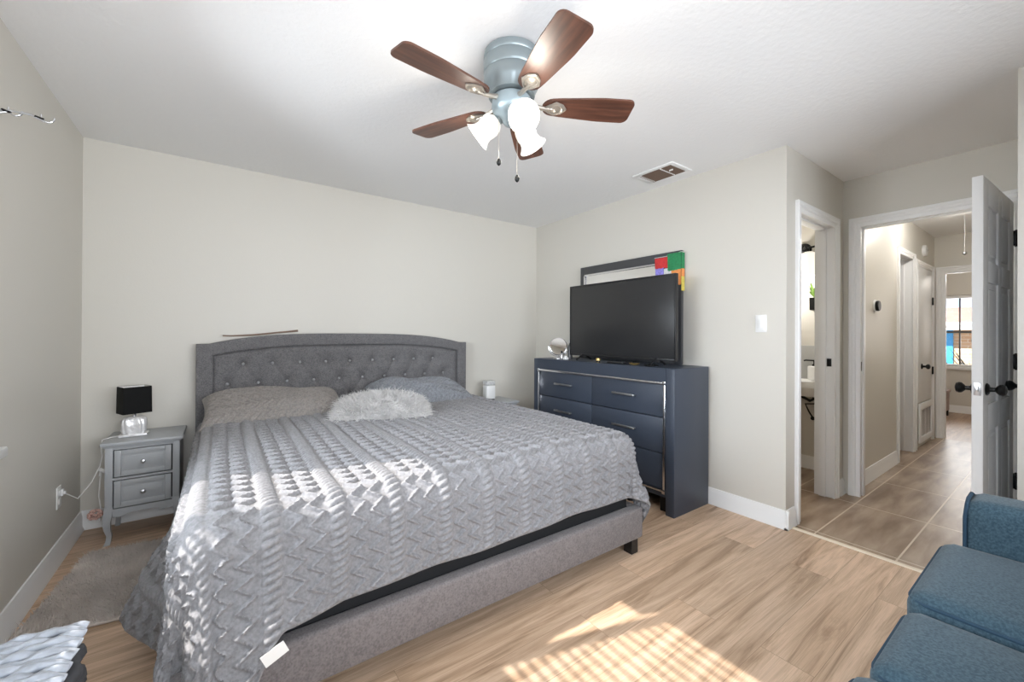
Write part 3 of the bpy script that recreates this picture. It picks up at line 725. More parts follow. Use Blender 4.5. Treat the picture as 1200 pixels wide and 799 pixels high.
# furry cushion: body plus strands
fcx, fcy, fcz = 1.600, -.84, .700
frot = Matrix.Rotation(math.radians(-17), 4, 'Z') @ Matrix.Rotation(math.radians(6), 4, 'X')
V, F, (Tp, Bp) = cushion(fcx, fcy, fcz, .60, .42, .105, frot, p=2.4, q=.5, n=60, wob=.05, seed=9)
fur = np_mesh('furry_cushion', V, F, 'fur', None, (fcx, fcy, fcz)); tag(fur, 'small white furry cushion lying in front of the pillows', 'cushion')
def strands(V0, N0, length, width, m, name, parent, lean, jitter, seed=1, segs=3, gravity=.0, per=1):
    """thin tapering blades rooted at V0"""
    r = np.random.default_rng(seed); n = len(V0)
    d = N0+r.normal(0, jitter, (n, 3))+np.asarray(lean); d /= np.linalg.norm(d, axis=1, keepdims=True)
    side = np.cross(d, r.normal(0, 1, (n, 3))); side /= np.linalg.norm(side, axis=1, keepdims=True)
    L = length*r.uniform(.6, 1.25, (n, 1)); curl = r.normal(0, .35, (n, 3))
    pts = []
    for k in range(segs):
        t = k/(segs-1); c = V0+d*L*t+curl*L*t*t*.6-np.array([0, 0, gravity])*L*t*t
        wv = width*(1-.85*t)
        pts += [c-side*wv, c+side*wv]
    S = np.stack(pts, 1); Vv = S.reshape(-1, 3); base = np.arange(n)[:, None]*segs*2
    Fs = np.concatenate([base+np.array([2*k, 2*k+1, 2*k+3, 2*k+2]) for k in range(segs-1)])
    o = np_mesh(name, Vv, Fs, m, parent, smooth=0); return o
def sample_grid(G, count, r):
    du = np.gradient(G, axis=0); dv = np.gradient(G, axis=1); n = np.cross(du, dv); ar = np.linalg.norm(n, axis=2)
    n = n/(ar[..., None]+1e-12); pr = (ar/ar.sum()).ravel(); ix = r.choice(len(pr), count, p=pr)
    step = (np.abs(du).mean()*2)
    return G.reshape(-1, 3)[ix]+r.normal(0, step*.5, (count, 3)), n.reshape(-1, 3)[ix]
r_ = np.random.default_rng(4)
p1, n1 = sample_grid(Tp, 10000, r_); 
p2, n2 = sample_grid(Bp, 2500, r_)
o = strands(np.concatenate([p1, p2]), np.concatenate([n1, -n2]), .046, .0022, 'fur', 'fur', fur, (0, 0, -.1), .55, 2, 3, .35)
o['kind'] = 'stuff'

# thin stick lying on the headboard
st = MB().tube([(.715, -.05, hb_top(.715)+.040), (.76, -.05, 1.206), (.90, -.05, 1.213), (1.06, -.05, 1.232), (1.195, -.05, 1.247)], [.005, .005, .006, .006, .008], 8).build('stick', 'stick', off=(.95, -.05, 1.2))
tag(st, 'thin brown stick lying on top of the headboard', 'stick')

# ------------------------------------------------------------------ rug
RC = Vector((.445, -.86, 0)); RA = Matrix.Rotation(math.radians(-7), 3, 'Z'); RHX, RHY = .375, .385
rb = MB().box(-RHX, RHX, -RHY, RHY, .001, .014, .006)
for v in rb.bm.verts: v.co = RA @ v.co+RC
rug = rb.build('rug', 'rug', off=RC); tag(rug, 'grey shaggy rug beside the bed on the oak floor', 'rug')
n = 26000
pp = np.stack([r_.uniform(-RHX, RHX, n), r_.uniform(-RHY, RHY, n), np.full(n, .012)], 1) @ np.array(RA).T+np.array(RC)
lean = np.stack([.5*np.sin(pp[:, 0]*9+pp[:, 1]*4), .5*np.cos(pp[:, 1]*11+pp[:, 0]*5), np.zeros(n)], 1)
o = strands(pp, np.tile([0, 0, 1.], (n, 1)), .026, .0022, 'rug', 'pile', rug, lean, .35, 3, 3, .3); o['kind'] = 'stuff'

# ------------------------------------------------------------------ nightstands
def nightstand(x0, x1, label, ztop=.592):
    yf, yb = -.358, -.03
    t = thing('nightstand', label, 'nightstand', ((x0+x1)/2, (yf+yb)/2, 0), 'grey nightstands beside the bed')
    MB().box(x0-.018, x1+.018, yf-.022, yb+.012, ztop-.022, ztop, .007, 3).box(x0-.008, x1+.008, yf-.010, yb, ztop-.032, ztop-.020, .004).build('top', 'ns', t)
    zb = .165
    d1_, d2_ = (.387, .541), (.208, .363)
    c = MB().box(x0, x0+.034, yf, yb, zb, ztop-.03, .002).box(x1-.034, x1, yf, yb, zb, ztop-.03, .002).box(x0+.034, x1-.034, yb-.012, yb-.0005, zb, ztop-.03)
    c.box(x0+.034, x1-.034, yf+.0005, yf+.02, ztop-.047, ztop-.03).box(x0+.034, x1-.034, yf+.0005, yf+.02, .3685, .3815)
    # scalloped apron
    xs = np.linspace(x0+.034, x1-.034, 31); up_ = [(x, .2025) for x in xs]
    low = [(x, .142+.030*(1-abs(2*(x-x0)/(x1-x0)-1)**2.2)-(.010*math.exp(-((abs(2*(x-x0)/(x1-x0)-1)-.55)/.12)**2))) for x in xs]
    c.prism(up_+low[::-1], yf+.0005, yf+.02, 1)
    c.build('body', 'ns', t)
    for (z0, z1) in (d1_, d2_):
        d = MB(); a0, a1 = x0+.0395, x1-.0395
        d.box(a0+.001, a1-.001, yf+.0045, yf+.022, z0+.001, z1-.001, .002)
        b = .030; f0 = yf-.002
        rect_frame(d, 1, f0, yf+.006, a0, a1, z0, z1, b, b, b, b)
        d.box(a0+b+.010, a1-b-.010, yf+.001, yf+.006, z0+b+.010, z1-b-.010, .003)
        dr = d.build('drawer', 'ns', t)
        MB().lathe([(.006, 0), (.005, .010), (.009, .014), (.0125, .020), (.011, .026), (.002, .029)], ((x0+x1)/2, yf+.001, (z0+z1)/2), (0, -1, 0), 18).build('knob', 'steel', dr)
    MB().box(x0+.034, x1-.034, yf+.024, yb-.02, .21, .55).build('drawer_gap_shade', 'dark', t)  # near-black block, colours in the shade of the drawer reveals
    for (xl, sx) in ((x0, 1), (x1, -1)):
        for (yl, sy) in ((yf, 1), (yb, -1)):
            lg = MB(); prof = [(.215, 0, .036), (.165, -.004, .036), (.13, -.008, .034), (.09, -.002, .028), (.05, .008, .023), (.02, .004, .024), (0, -.004, .028)]
            if sy < 0: prof = [(z, o_*.5, wd*.9) for z, o_, wd in prof]
            vs = []
            for (z, o_, wd) in prof:
                xa, xb = xl+sx*o_, xl+sx*(o_+wd); ya, yb_ = yl+sy*o_, yl+sy*(o_+wd)
                vs += [(xa, ya, z), (xb, ya, z), (xb, yb_, z), (xa, yb_, z)]
            fs = [(4*i+j, 4*i+(j+1) % 4, 4*i+4+(j+1) % 4, 4*i+4+j) for i in range(len(prof)-1) for j in range(4)]+[(3, 2, 1, 0), tuple(range(len(vs)-4, len(vs)))]
            lg.add(vs, fs).build('leg', 'ns', t, smooth=50)
    return t
NX0, NX1 = .165, .500
nightstand(NX0, NX1, 'grey two drawer nightstand under the black shaded lamp')
nightstand(2.757, 3.092, 'grey nightstand corner behind the bed next to the dresser', .575)

# table lamp
lx, ly, lz = .272, -.215, .593
la = thing('table_lamp', 'small lamp with square black shade on the nightstand', 'lamp', (lx, ly, lz))
bs = MB().box(lx-.066, lx+.066, ly-.05, ly+.05, lz, lz+.016, .004)
nb_ = 9
vs = []
fluted = MB()
prof = [(0, .050), (.02, .056), (.06, .057), (.085, .055), (.098, .046), (.104, .030)]
nk = 64; rings = []
for (hh, rr_) in prof:
    ring = []
    for k in range(nk):
        a = 2*PI*k/nk; e = 4; cx_ = abs(math.cos(a))**(2/e)*math.copysign(1, math.cos(a)); sy_ = abs(math.sin(a))**(2/e)*math.copysign(1, math.sin(a))
        f = 1+.07*math.cos(a*11+hh*30)*(1 if hh < .09 else .3)
        ring.append((lx+cx_*rr_*f, ly+sy_*rr_*.72*f, lz+.014+hh))
    rings.append(ring)
vs = [v for r in rings for v in r]
fs = [(i*nk+k, i*nk+(k+1) % nk, (i+1)*nk+(k+1) % nk, (i+1)*nk+k) for i in range(len(rings)-1) for k in range(nk)]+[tuple(range(nk))[::-1], tuple(range(len(vs)-nk, len(vs)))]
bs.add(vs, fs).build('base', 'silver', la, smooth=60)
MB().lathe([(.010, .11), (.010, .145), (.006, .15), (.006, .20)], (lx, ly, lz), (0, 0, 1), 14).build('stem', 'chrome', la)
def square_shade(m0, m1):
    hz0, hz1 = lz+.140, lz+.302; a0, a1, b0, b1 = .069, .067, .056, .054; q = .004
    rot = Matrix.Rotation(math.radians(24), 3, 'Z')
    def ring(a, b, z): return [Vector((lx, ly, z))+rot @ Vector(p) for p in ((-a, -b, 0), (a, -b, 0), (a, b, 0), (-a, b, 0))]
    R = [ring(a0, b0, hz0), ring(a1, b1, hz1), ring(a1-q, b1-q, hz1), ring(a0-q, b0-q, hz0)]
    vs = [v for r in R for v in r]
    out = MB().add(vs, [(4*i+j, 4*i+(j+1) % 4, 4*((i+1) % 4)+(j+1) % 4, 4*((i+1) % 4)+j) for i in (0, 1, 3) for j in range(4)])
    o = out.build('lamp_shade', m0, la, smooth=0)
    R2 = [ring(a1-q-.0005, b1-q-.0005, hz1-.001), ring(a0-q-.0005, b0-q-.0005, hz0+.001)]
    MB().add([v for r in R2 for v in r], [(j, (j+1) % 4, 4+(j+1) % 4, 4+j) for j in range(4)]).build('lining', m1, o, smooth=0)
square_shade('lamp_black', 'lamp_in')
MB().tube([(lx-.06, ly+.01, lz+.004), (lx-.10, ly-.01, lz+.004), (.155, ly-.04, lz+.004), (.139, ly-.05, lz+.001), (.136, ly-.055, lz-.05), (.140, ly-.05, .50), (.128, -.25, .44), (.10, -.28, .36), (.06, -.36, .30), (.024, -.434, .362)], .0028, 8).build('cord', 'white_cord', la)
# wall outlets
def outlet(name, y, z, label):
    o = thing(name, label, 'outlet', (0, y, z))
    MB().box(0, .006, y-.035, y+.035, z-.058, z+.058, .003).build('cover_plate', 'switch', o)
    for dz in (-.022, .022): MB().box(.006, .009, y-.016, y+.016, z+dz-.014, z+dz+.014, .004).build('socket', 'switch', o)
    return o
outlet('wall_outlet', -.436, .345, 'white wall outlet low on the left wall by the nightstand')
pg = MB().box(.010, .022, -.448, -.424, .350, .386, .004).box(.020, .030, -.443, -.429, .356, .374, .004).build('plug_adapter', 'switch', off=(.02, -.436, .36)); tag(pg, 'white plug pushed into the wall outlet', 'plug')
# pink ornament on a white ribbon by the nightstand
on = thing('hanging_ornament', 'pink cloth ornament hanging from a white ribbon beside the nightstand', 'ornament', (.105, -.20, .14))
MB().tube([(0.123, -.19, .40), (0.119, -.195, .33), (0.116, -.20, .25), (.125, -.20, .175)], .0035, 6).build('ribbon', 'white_cord', on)
MB().ball((0.134, -.20, .40), .012, 1.6, .6, .7, 10).ball((.122, -.20, .405), .012, 1.5, .6, .8, 10).tube([(0.122, -.20, .40), (.118, -.21, .37)], .003, 5).tube([(0.122, -.20, .40), (0.142, -.21, .385)], .003, 5).build('bow', 'white_cord', on)
pk_ = MB()
for k in range(46):
    a = rng.uniform(0, 2*PI); e = rng.uniform(-1.3, 1.3); q = Vector((math.cos(a)*math.cos(e)*.028, math.sin(a)*math.cos(e)*.018, math.sin(e)*.026))
    pk_.ball(Vector((.100, -.20, .142))+q, .009, 1, .8, .9, 8)
pk_.build('pompom', 'pink', on)
MB().box(.105, .125, -.205, -.195, .095, .118, .003).build('tag', 'flag_white', on)

# ------------------------------------------------------------------ dresser and things on it
dx0, dx1, dy0, dy1, dzt = 3.17, 3.600, -2.032, -.532, 1.0
dr_ = thing('dresser', 'tall navy six drawer dresser with chrome edging by the right wall', 'dresser', ((dx0+dx1)/2, (dy0+dy1)/2, 0))
cs = MB().box(dx0, dx1, dy0, dy0+.066, 0, dzt, .004).box(dx0, dx1, dy1-.066, dy1, 0, dzt, .004).box(dx0, dx1, dy0+.066, dy1-.066, .905, dzt, .0).box(dx1-.02, dx1-.001, dy0+.066, dy1-.066, .10, .905)
cs.box(dx0+.02, dx1-.021, dy0+.066, dy1-.066, .11, .15)
cs.build('case', 'navy', dr_)
c0, c1 = dy0+.068, dy1-.068
ch = rect_frame(MB(), 0, dx0-.007, dx0+.02, c0, c1, .152, .904, .016, .016, .016, .018)
for y in (c0-.004, c1-.020):
    ch.box(dx0-.011, dx0+.01, y, y+.024, .884, .910, .003).box(dx0-.011, dx0+.01, y, y+.024, .142, .170, .003)
ch.build('chrome_edging', 'chrome', dr_)
MB().box(dx0+.04, dx1-.03, c0, c1, .16, .90).build('drawer_shade_block', 'dark', dr_)  # near-black filler, shade between the drawer fronts put into its colour
rowz = [(.662, .886), (.414, .656), (.170, .408)]
ym = -1.281
for (z0, z1) in rowz:
    for (ya, yb) in ((c0+.019, ym-.003), (ym+.003, c1-.019)):
        d = MB().box(dx0+.008, dx0+.03, ya, yb, z0, z1, .003).build('drawer', 'navy', dr_)
        yc, zc = (ya+yb)/2, (z0+z1)/2+.012
        h_ = MB().box(dx0-.024, dx0-.010, yc-.105, yc+.105, zc-.008, zc+.008, .003).box(dx0-.014, dx0+.010, yc-.098, yc-.082, zc-.006, zc+.006).box(dx0-.014, dx0+.010, yc+.082, yc+.098, zc-.006, zc+.006)
        h_.build('handle', 'steel', d)
for y in (dy0+.10, dy1-.12): MB().box(dx0+.05, dx0+.09, y, y+.04, 0, .12).build('foot', 'black', dr_)
# mirror leaning behind the television
mx0, mx1 = 3.578, 3.606
mi = thing('dresser_mirror', 'dark framed wide mirror standing behind the television', 'mirror', (mx0, -1.285, dzt))
my0, my1, mz1 = -1.825, -.745, 1.882
fr = rect_frame(MB(), 0, mx0, mx1, my0, my1, dzt+.002, mz1, .07, .045, .08, .075)
fr.build('frame', 'frame_dark', mi)
MB().box(mx0-.002, mx0+.012, my0+.068, my1-.044, mz1-.088, mz1-.074, .002).box(mx0-.002, mx0+.012, my1-.058, my1-.044, dzt+.08, mz1-.074, .002).build('chrome_edging', 'chrome', mi)
MB().box(mx0+.014, mx0+.017, my0+.06, my1-.04, dzt+.07, mz1-.07).build('mirror_glass', 'mirror', mi)
# coloured paper garland over the mirror corner
ga = thing('paper_garland', 'bright paper garland hung over the mirror corner behind the television', 'garland', (mx0, -1.76, 1.72))
def flag(y0, y1, z0, z1, x, m, name='flag', wave=.004, ph=0):
    n_ = 8; vs = []
    for i in range(n_+1):
        for j in range(n_+1):
            y = y0+(y1-y0)*i/n_; zz = z1+(z0-z1)*j/n_
            dent = -.006*(j/n_)*abs(math.sin(i/n_*PI*3)) if j == n_ else 0
            vs.append((x+wave*math.sin(i*.9+ph)*j/n_, y, zz+dent))
    fs = [(i*(n_+1)+j, (i+1)*(n_+1)+j, (i+1)*(n_+1)+j+1, i*(n_+1)+j+1) for i in range(n_) for j in range(n_)]
    vs2 = [(a+.0015, b, c) for a, b, c in vs]; k_ = len(vs)
    return MB().add(vs+vs2, fs+[tuple(q+k_ for q in f[::-1]) for f in fs]).build(name, m, ga)
flag(-1.715, -1.595, 1.765, 1.845, mx0-.010, 'red'); flag(-1.828, -1.712, 1.735, 1.865, mx0-.013, 'green', ph=1)
flag(-1.675, -1.600, 1.62, 1.765, mx0-.009, 'violet', ph=2); flag(-1.745, -1.678, 1.62, 1.755, mx0-.008, 'flag_white', ph=3); flag(-1.828, -1.745, 1.62, 1.735, mx0-.012, 'orange', ph=.5)
def side_flag(z0, z1, m, x0=None):
    return MB().box(mx0-.008, mx1+.006, my0-.006, my0-.004, z0, z1).build('flag', m, ga)
side_flag(1.74, 1.865, 'green'); side_flag(1.68, 1.74, 'orange'); side_flag(1.57, 1.68, 'yellow')
MB().tube([(mx0-.006, -1.59, 1.852), (mx0-.008, -1.70, 1.850), (mx0-.008, -1.828, 1.868), (mx1+.004, my0-.006, 1.868)], .002, 5).build('string', 'white_cord', ga)

# television
tx, ty0, ty1, tz0, tz1 = 3.315, -1.945, -.872, 1.040, 1.668
tv = thing('television', 'large flat black television on the navy dresser', 'television', (3.34, (ty0+ty1)/2, dzt))
MB().box(tx+.006, tx+.034, ty0, ty1, tz0, tz1, .004).box(tx+.03, tx+.075, ty0+.2, ty1-.2, tz0+.06, tz1-.25, .01).build('housing', 'blackplastic', tv)
MB().box(tx+.003, tx+.0062, ty0+.012, ty1-.012, tz0+.020, tz1-.012, .001).build('screen', 'tv', tv)
b_ = rect_frame(MB(), 0, tx, tx+.008, ty0, ty1, tz0, tz1, .010, .010, .018, .010, .002)
b_.build('bezel', 'blackplastic', tv)
for y in (ty0+.16, ty1-.16):
    MB().tube([(tx-.07, y, dzt+.009), (tx+.02, y, tz0+.02), (tx+.11, y, dzt+.009)], .008, 8).build('foot', 'blackplastic', tv)
# small things on the dresser
vm = thing('vanity_mirror', 'round chrome make-up mirror standing on the dresser end', 'mirror', (3.30, -.735, dzt))
vn = Vector((-.70, -.70, .16)).normalized(); vc = Vector((3.30, -.735, 1.115))
MB().lathe([(.078, -.008), (.084, -.005), (.086, 0), (.084, .005), (.078, .008)], vc, vn, 36).build('rim', 'chrome', vm)
MB().lathe([(.001, .0075), (.076, .0075), (.077, .0092), (.001, .0092)], vc, vn, 36).build('mirror_glass', 'mirror', vm)
sd = vn.cross(Vector((0, 0, 1))).normalized()
yk = [vc+sd*.094*math.cos(a)+Vector((0, 0, 1))*.094*math.sin(a) for a in np.linspace(-PI, 0, 15)]
MB().tube(yk, .004, 8).tube([vc+Vector((0, 0, -.092)), (3.30, -.735, dzt+.012)], .006, 10).build('yoke', 'chrome', vm)
MB().lathe([(.052, 0), (.052, .006), (.02, .013), (.006, .016)], (3.30, -.735, dzt), (0, 0, 1), 28).build('base', 'chrome', vm)
bt = thing('spray_bottle', 'slim dark bottle standing behind the make-up mirror', 'bottle', (3.36, -.83, dzt))
MB().lathe([(.022, 0), (.022, .11), (.015, .13), (.009, .14), (.009, .15)], (3.36, -.83, dzt), (0, 0, 1), 18).build('body', 'frame_dark', bt)
MB().lathe([(.012, .15), (.013, .175), (.008, .18)], (3.36, -.83, dzt), (0, 0, 1), 14).build('cap', 'steel', bt)
gb = thing('glass_bottle', 'small clear bottle beside the make-up mirror', 'bottle', (3.27, -.815, dzt))
MB().lathe([(.016, 0), (.018, .03), (.012, .05), (.007, .055)], (3.27, -.815, dzt), (0, 0, 1), 16).build('body', 'steel', gb)
MB().lathe([(.008, .055), (.008, .075), (.003, .078)], (3.27, -.815, dzt), (0, 0, 1), 12).build('cap', 'black', gb)
wj = MB().box(3.235, 3.275, -.905, -.865, dzt, dzt+.024, .005).lathe([(.013, .024), (.013, .034), (.004, .036)], (3.255, -.885, dzt), (0, 0, 1), 14).build('cream_jar', 'switch', off=(3.255, -.885, dzt)); tag(wj, 'small white jar at the left corner of the television', 'jar')
gj = thing('gold_capped_pot', 'tiny black pot with gold lid under the television middle', 'pot', (3.255, -1.275, dzt))
MB().lathe([(.016, 0), (.017, .014)], (3.255, -1.275, dzt), (0, 0, 1), 16).build('body', 'blackplastic', gj)
MB().lathe([(.018, .014), (.018, .030), (.014, .034)], (3.255, -1.275, dzt), (0, 0, 1), 16).build('lid', 'gold', gj)
rc = thing('remote_control', 'black remote control lying below the television screen', 'remote', (3.25, -1.46, dzt))
MB().box(3.23, 3.275, -1.55, -1.39, dzt, dzt+.016, .006, 3).build('body', 'blackplastic', rc)
kb = MB()
for i in range(6):
    for j in range(3): kb.box(3.236+j*.012, 3.244+j*.012, -1.535+i*.022, -1.523+i*.022, dzt+.015, dzt+.018, .001)
kb.build('keys', 'frame_dark', rc)
gd = thing('trinket_dish', 'gold and black trinket dish below the right half of the screen', 'dish', (3.255, -1.64, dzt))
MB().lathe([(.018, 0), (.030, .004), (.040, .014), (.037, .015), (.018, .006)], (3.255, -1.64, dzt), (0, 0, 1), 20).build('bowl', 'gold', gd)
MB().ball((3.255, -1.64, dzt+.016), .014, 1, 1, .6, 10).ball((3.262, -1.655, dzt+.014), .010, 1, 1, .7, 8).build('beads', 'black', gd)
wl = MB().tube([(3.255+.05*math.cos(a), -1.79+.045*math.sin(a), dzt+.007+.004*math.sin(3*a)) for a in np.linspace(0, 1.85*PI, 22)], .005, 8).build('wrist_strap', 'black', off=(3.255, -1.79, dzt)); tag(wl, 'black loop strap lying near the right end of the dresser', 'strap')
# white box on the far nightstand
nx, ny, nz = 2.868, -.20, .575
wb = thing('scent_diffuser', 'small white box with patterned top on the far nightstand', 'diffuser', (nx, ny, nz))
MB().box(nx-.044, nx+.044, ny-.035, ny+.035, nz, nz+.018, .003).build('base', mat('box_base', (.05, .05, .05), .5), wb)
MB().box(nx-.050, nx+.050, ny-.04, ny+.04, nz+.018, nz+.150, .006).build('body', 'switch', wb)
MB().box(nx-.050, nx+.050, ny-.04, ny+.04, nz+.152, nz+.195, .006).build('patterned_top', mat('patterned_grey', (.55, .55, .54), .5, noise=(75, .75)), wb)

# ------------------------------------------------------------------ ceiling fan
fx, fy = 1.722, -2.175
fan = thing('ceiling_fan', 'five blade wooden ceiling fan with three lit bell shades', 'ceiling fan', (fx, fy, H))
MB().lathe([(.108, H), (.120, H-.006), (.122, H-.03), (.118, H-.036), (.122, H-.045), (.122, H-.085), (.117, H-.092), (.121, H-.10), (.119, H-.135), (.112, H-.15), (.105, H-.165), (.10, H-.185), (.07, H-.192)], (fx, fy, 0), (0, 0, 1), 48).build('motor_housing', 'fan_body', fan, smooth=50)
lk = MB().lathe([(.05, H-.188), (.083, H-.195), (.086, H-.235), (.075, H-.262), (.045, H-.285), (.030, H-.305), (.012, H-.315), (.003, H-.318)], (fx, fy, 0), (0, 0, 1), 40).build('light_kit', mat('kit_blue', (.35, .42, .45), .35, .5), fan, smooth=50)
BZ = H-.218
for kf in range(5):
    a = math.radians(-102+72*kf); mt_ = Matrix.Rotation(a, 3, 'Z'); tilt = Matrix.Rotation(math.radians(-10), 3, 'X')
    # blade outline: rounded root, wide rounded tip
    out = []
    L0, L1 = .135, .535
    def wid(t): return .048+.021*min(1, t*1.5)
    for t in np.linspace(0, 1, 14): out.append((L0+.03+(L1-L0-.06)*t, wid(t)))
    cr = .03
    tip = [(L1-cr+cr*math.sin(q), .069-cr+cr*math.cos(q)) for q in np.linspace(0, PI/2, 6)]
    root = [(L0+.048-.048*math.cos(q), .048*math.sin(q)) for q in np.linspace(0, PI/2*.9, 6)]
    upper = root+[p for p in out[2:-1]]+tip
    poly = upper+[(p[0], -p[1]) for p in upper[::-1] if p[1] > 1e-6]
    b = MB().prism(poly, -.004, .004, 2)
    bo = b.build('blade', 'blade', fan, off=(0, 0, 0), smooth=30)
    bo.location = (0, 0, BZ-H); bo.rotation_euler = (math.radians(-10), 0, a)
    ir = MB().tube([(.075, 0, .006), (.11, 0, -.004), (.15, 0, -.010), (.185, 0, -.012)], [.012, .010, .009, .007], 8)
    ir.lathe([(.034, 0), (.036, -.006), (.028, -.012), (.022, -.008), (.012, -.012), (.002, -.014)], (.195, 0, -.003), (0, 0, 1), 20)
    for s_ in (-1, 1): ir.tube([(.14, 0, -.009), (.165, .020*s_, -.009), (.19, .036*s_, -.007), (.22, .024*s_, -.007), (.238, 0, -.007)], .005, 6)
    ir.build('blade_iron', 'iron', bo, off=(0, 0, 0))
for kf, az in enumerate((-106, 14, 134)):
    a = math.radians(az); dirh = Vector((math.cos(a), math.sin(a), 0)); ax = (dirh*.80+Vector((0, 0, -.60))).normalized()
    p0 = Vector((fx, fy, H-.268))+dirh*.05
    sh = MB().lathe([(.022, 0), (.030, .004), (.042, .020), (.047, .042), (.047, .060), (.044, .074), (.048, .092), (.060, .108), (.066, .114), (.064, .115), (.057, .107), (.045, .092), (.041, .074), (.044, .058), (.043, .042), (.038, .022), (.020, .006)], p0+ax*.016, ax, 32, caps=False).build('lamp_shade', 'shade', fan, smooth=60)
    MB().tube([p0-dirh*.03, p0+ax*.02], [.015, .020], 12).lathe([(.020, .0), (.024, .008), (.024, .024), (.018, .026)], p0, ax, 18).build('socket', 'fan_body', sh)
    MB().ball(p0+ax*.068, .026, seg=16).build('bulb', 'bulb', sh)
    lamp('fan_bulb_light', 'POINT', p0+ax*.165, 3.4, (1, .93, .82), radius=.045)
for (cx_, cy_, zl) in ((fx-.055, fy+.015, H-.475), (fx+.010, fy-.03, H-.545)):
    c_ = MB().tube([(cx_, cy_, H-.27), (cx_, cy_, zl+.012)], .0009, 5).build('pull_chain', 'iron', fan)
    MB().lathe([(.002, .016), (.008, .009), (.011, 0), (.008, -.010), (.002, -.016)], (cx_, cy_, zl), (0, 0, 1), 12).build('pull_knob', 'black', c_)

# ceiling air register
vx0, vx1, vy0, vy1 = 3.250, 3.505, -1.955, -1.615
ve = thing('ceiling_vent', 'white ceiling air register with brown louvers near the right wall', 'vent', ((vx0+vx1)/2, (vy0+vy1)/2, H))
e = .035
rect_frame(MB(), 2, H-.010, H-.0005, vx0, vx1, vy0, vy1, e, e, e, e*1.6).box(vx0+e, vx1-e, vy0+.115, vy0+.125, H-.012, H-.002, .002).build('frame', 'trim', ve)
MB().box(vx0+e, vx1-e, vy0+e, vy1-e, H-.0035, H-.0015).build('duct_opening', 'duct', ve)
sl = MB()
for k in range(11):
    x = vx0+e+.008+k*.0165; sl.box(x, x+.010, vy0+e, vy1-e, H-.0095, H-.008, rot=Matrix.Rotation(math.radians(35), 3, 'Y'))
sl.build('louvers', 'duct', ve)
vl = MB().box(vx0+.10, vx0+.106, vy0+.06, vy0+.09, H-.022, H-.009, .002).build('damper_lever', 'trim', ve)

# light switch
sw = thing('light_switch', 'white light switch on the right wall beside the corner', 'light switch', (W, -2.375, 1.307))
MB().box(W-.006, W, -2.41, -2.34, 1.249, 1.365, .003).build('cover_plate', 'switch', sw)
MB().box(W-.011, W-.005, -2.392, -2.358, 1.277, 1.337, .004).build('rocker', 'switch', sw)

# curtain-rod bracket at the window
cb = thing('curtain_bracket', 'chrome double curtain rod bracket sticking out of the left wall', 'curtain bracket', (0, -1.25, 2.06))
zc, yc = 2.062, -1.25
MB().box(0, .006, yc-.014, yc+.014, zc-.05, zc+.03, .002).build('wall_plate', 'steel', cb)
MB().tube([(.004, yc, zc-.004), (.05, yc, zc+.004), (.10, yc, zc+.004), (.135, yc, zc-.012)], .004, 8).tube([(.004, yc, zc-.035), (.02, yc, zc-.012), (.05, yc, zc+.002)], .003, 8).build('arm', 'steel', cb)
for xc in (.058, .142):
    MB().tube([(xc-.018*math.cos(t)-.0, yc, zc+.008-.020*math.sin(t)) for t in np.linspace(-.35, PI+.1, 14)], .0032, 8).build('cradle', 'chrome', cb)
    MB().tube([(xc-.034, yc, zc+.002), (xc-.010, yc, zc-.004)], .005, 8).build('thumb_screw', 'black', cb)

# ------------------------------------------------------------------ sofa
sf = thing('sofa', 'blue upholstered sofa at the right with piped seat cushions', 'sofa', (2.2, -3.75, 0))
def pad(x0, x1, y0, y1, z0, z1, crown=.025, rad=.05, n=36):
    """seat cushion: box with rolled edges and a crowned top"""
    cx_, cy_, cz_ = (x0+x1)/2, (y0+y1)/2, (z0+z1)/2; hx, hy, hz = (x1-x0)/2, (y1-y0)/2, (z1-z0)/2
    t = bmesh.new(); bmesh.ops.create_cube(t, size=2)
    bmesh.ops.subdivide_edges(t, edges=t.edges[:], cuts=n//2, use_grid_fill=True)
    for v in t.verts:
        p = Vector((v.co.x*hx, v.co.y*hy, v.co.z*hz)); q = Vector((max(-hx+rad, min(hx-rad, p.x)), max(-hy+rad, min(hy-rad, p.y)), max(-hz+rad, min(hz-rad, p.z))))
        d = p-q
        if d.length > 1e-9: p = q+d.normalized()*rad
        if v.co.z > 0:
            p.z += crown*(1-(p.x/hx)**2)*(1-(p.y/hy)**2)*min(1, max(0, p.z/hz))
        v.co = p+Vector((cx_, cy_, cz_))
    return t
def piping(x0, x1, y0, y1, z, rc=.045, r=.006):
    pts = []
    for (cx_, cy_, a0) in ((x1-rc, y1-rc, 0), (x0+rc, y1-rc, PI/2), (x0+rc, y0+rc, PI), (x1-rc, y0+rc, 3*PI/2)):
        for t in np.linspace(a0, a0+PI/2, 6): pts.append((cx_+rc*math.cos(t), cy_+rc*math.sin(t), z))
    pts.append(pts[0]); return MB().tube(pts, r, 8, caps=False)
YS = -3.305
SX0, SX1 = 1.42, 3.16
MB().box(SX0, SX1, -4.16, YS-.03, .10, .31, .03, 3).build('base_frame', 'denim', sf)
for (x0, x1, yf_, zt, z0_) in ((2.385, 2.955, YS, .455, .31), (1.985, 2.380, YS-.005, .425, .29), (1.44, 1.980, YS+.012, .42, .29)):
    c = MB().merge(pad(x0, x1, -4.0, yf_, z0_, zt, .022, .042)).build('seat_cushion', 'denim', sf, smooth=80)
    piping(x0+.006, x1-.006, -3.99, yf_-.006, zt-.024, .05).build('piping', 'piping', c)
    piping(x0+.006, x1-.006, -3.99, yf_-.006, z0_+.03, .05).build('piping', 'piping', c)
ar = MB().merge(pad(2.965, 3.16, -4.14, YS-.05, .12, .615, .012, .045)).build('armrest', 'denim', sf, smooth=80)
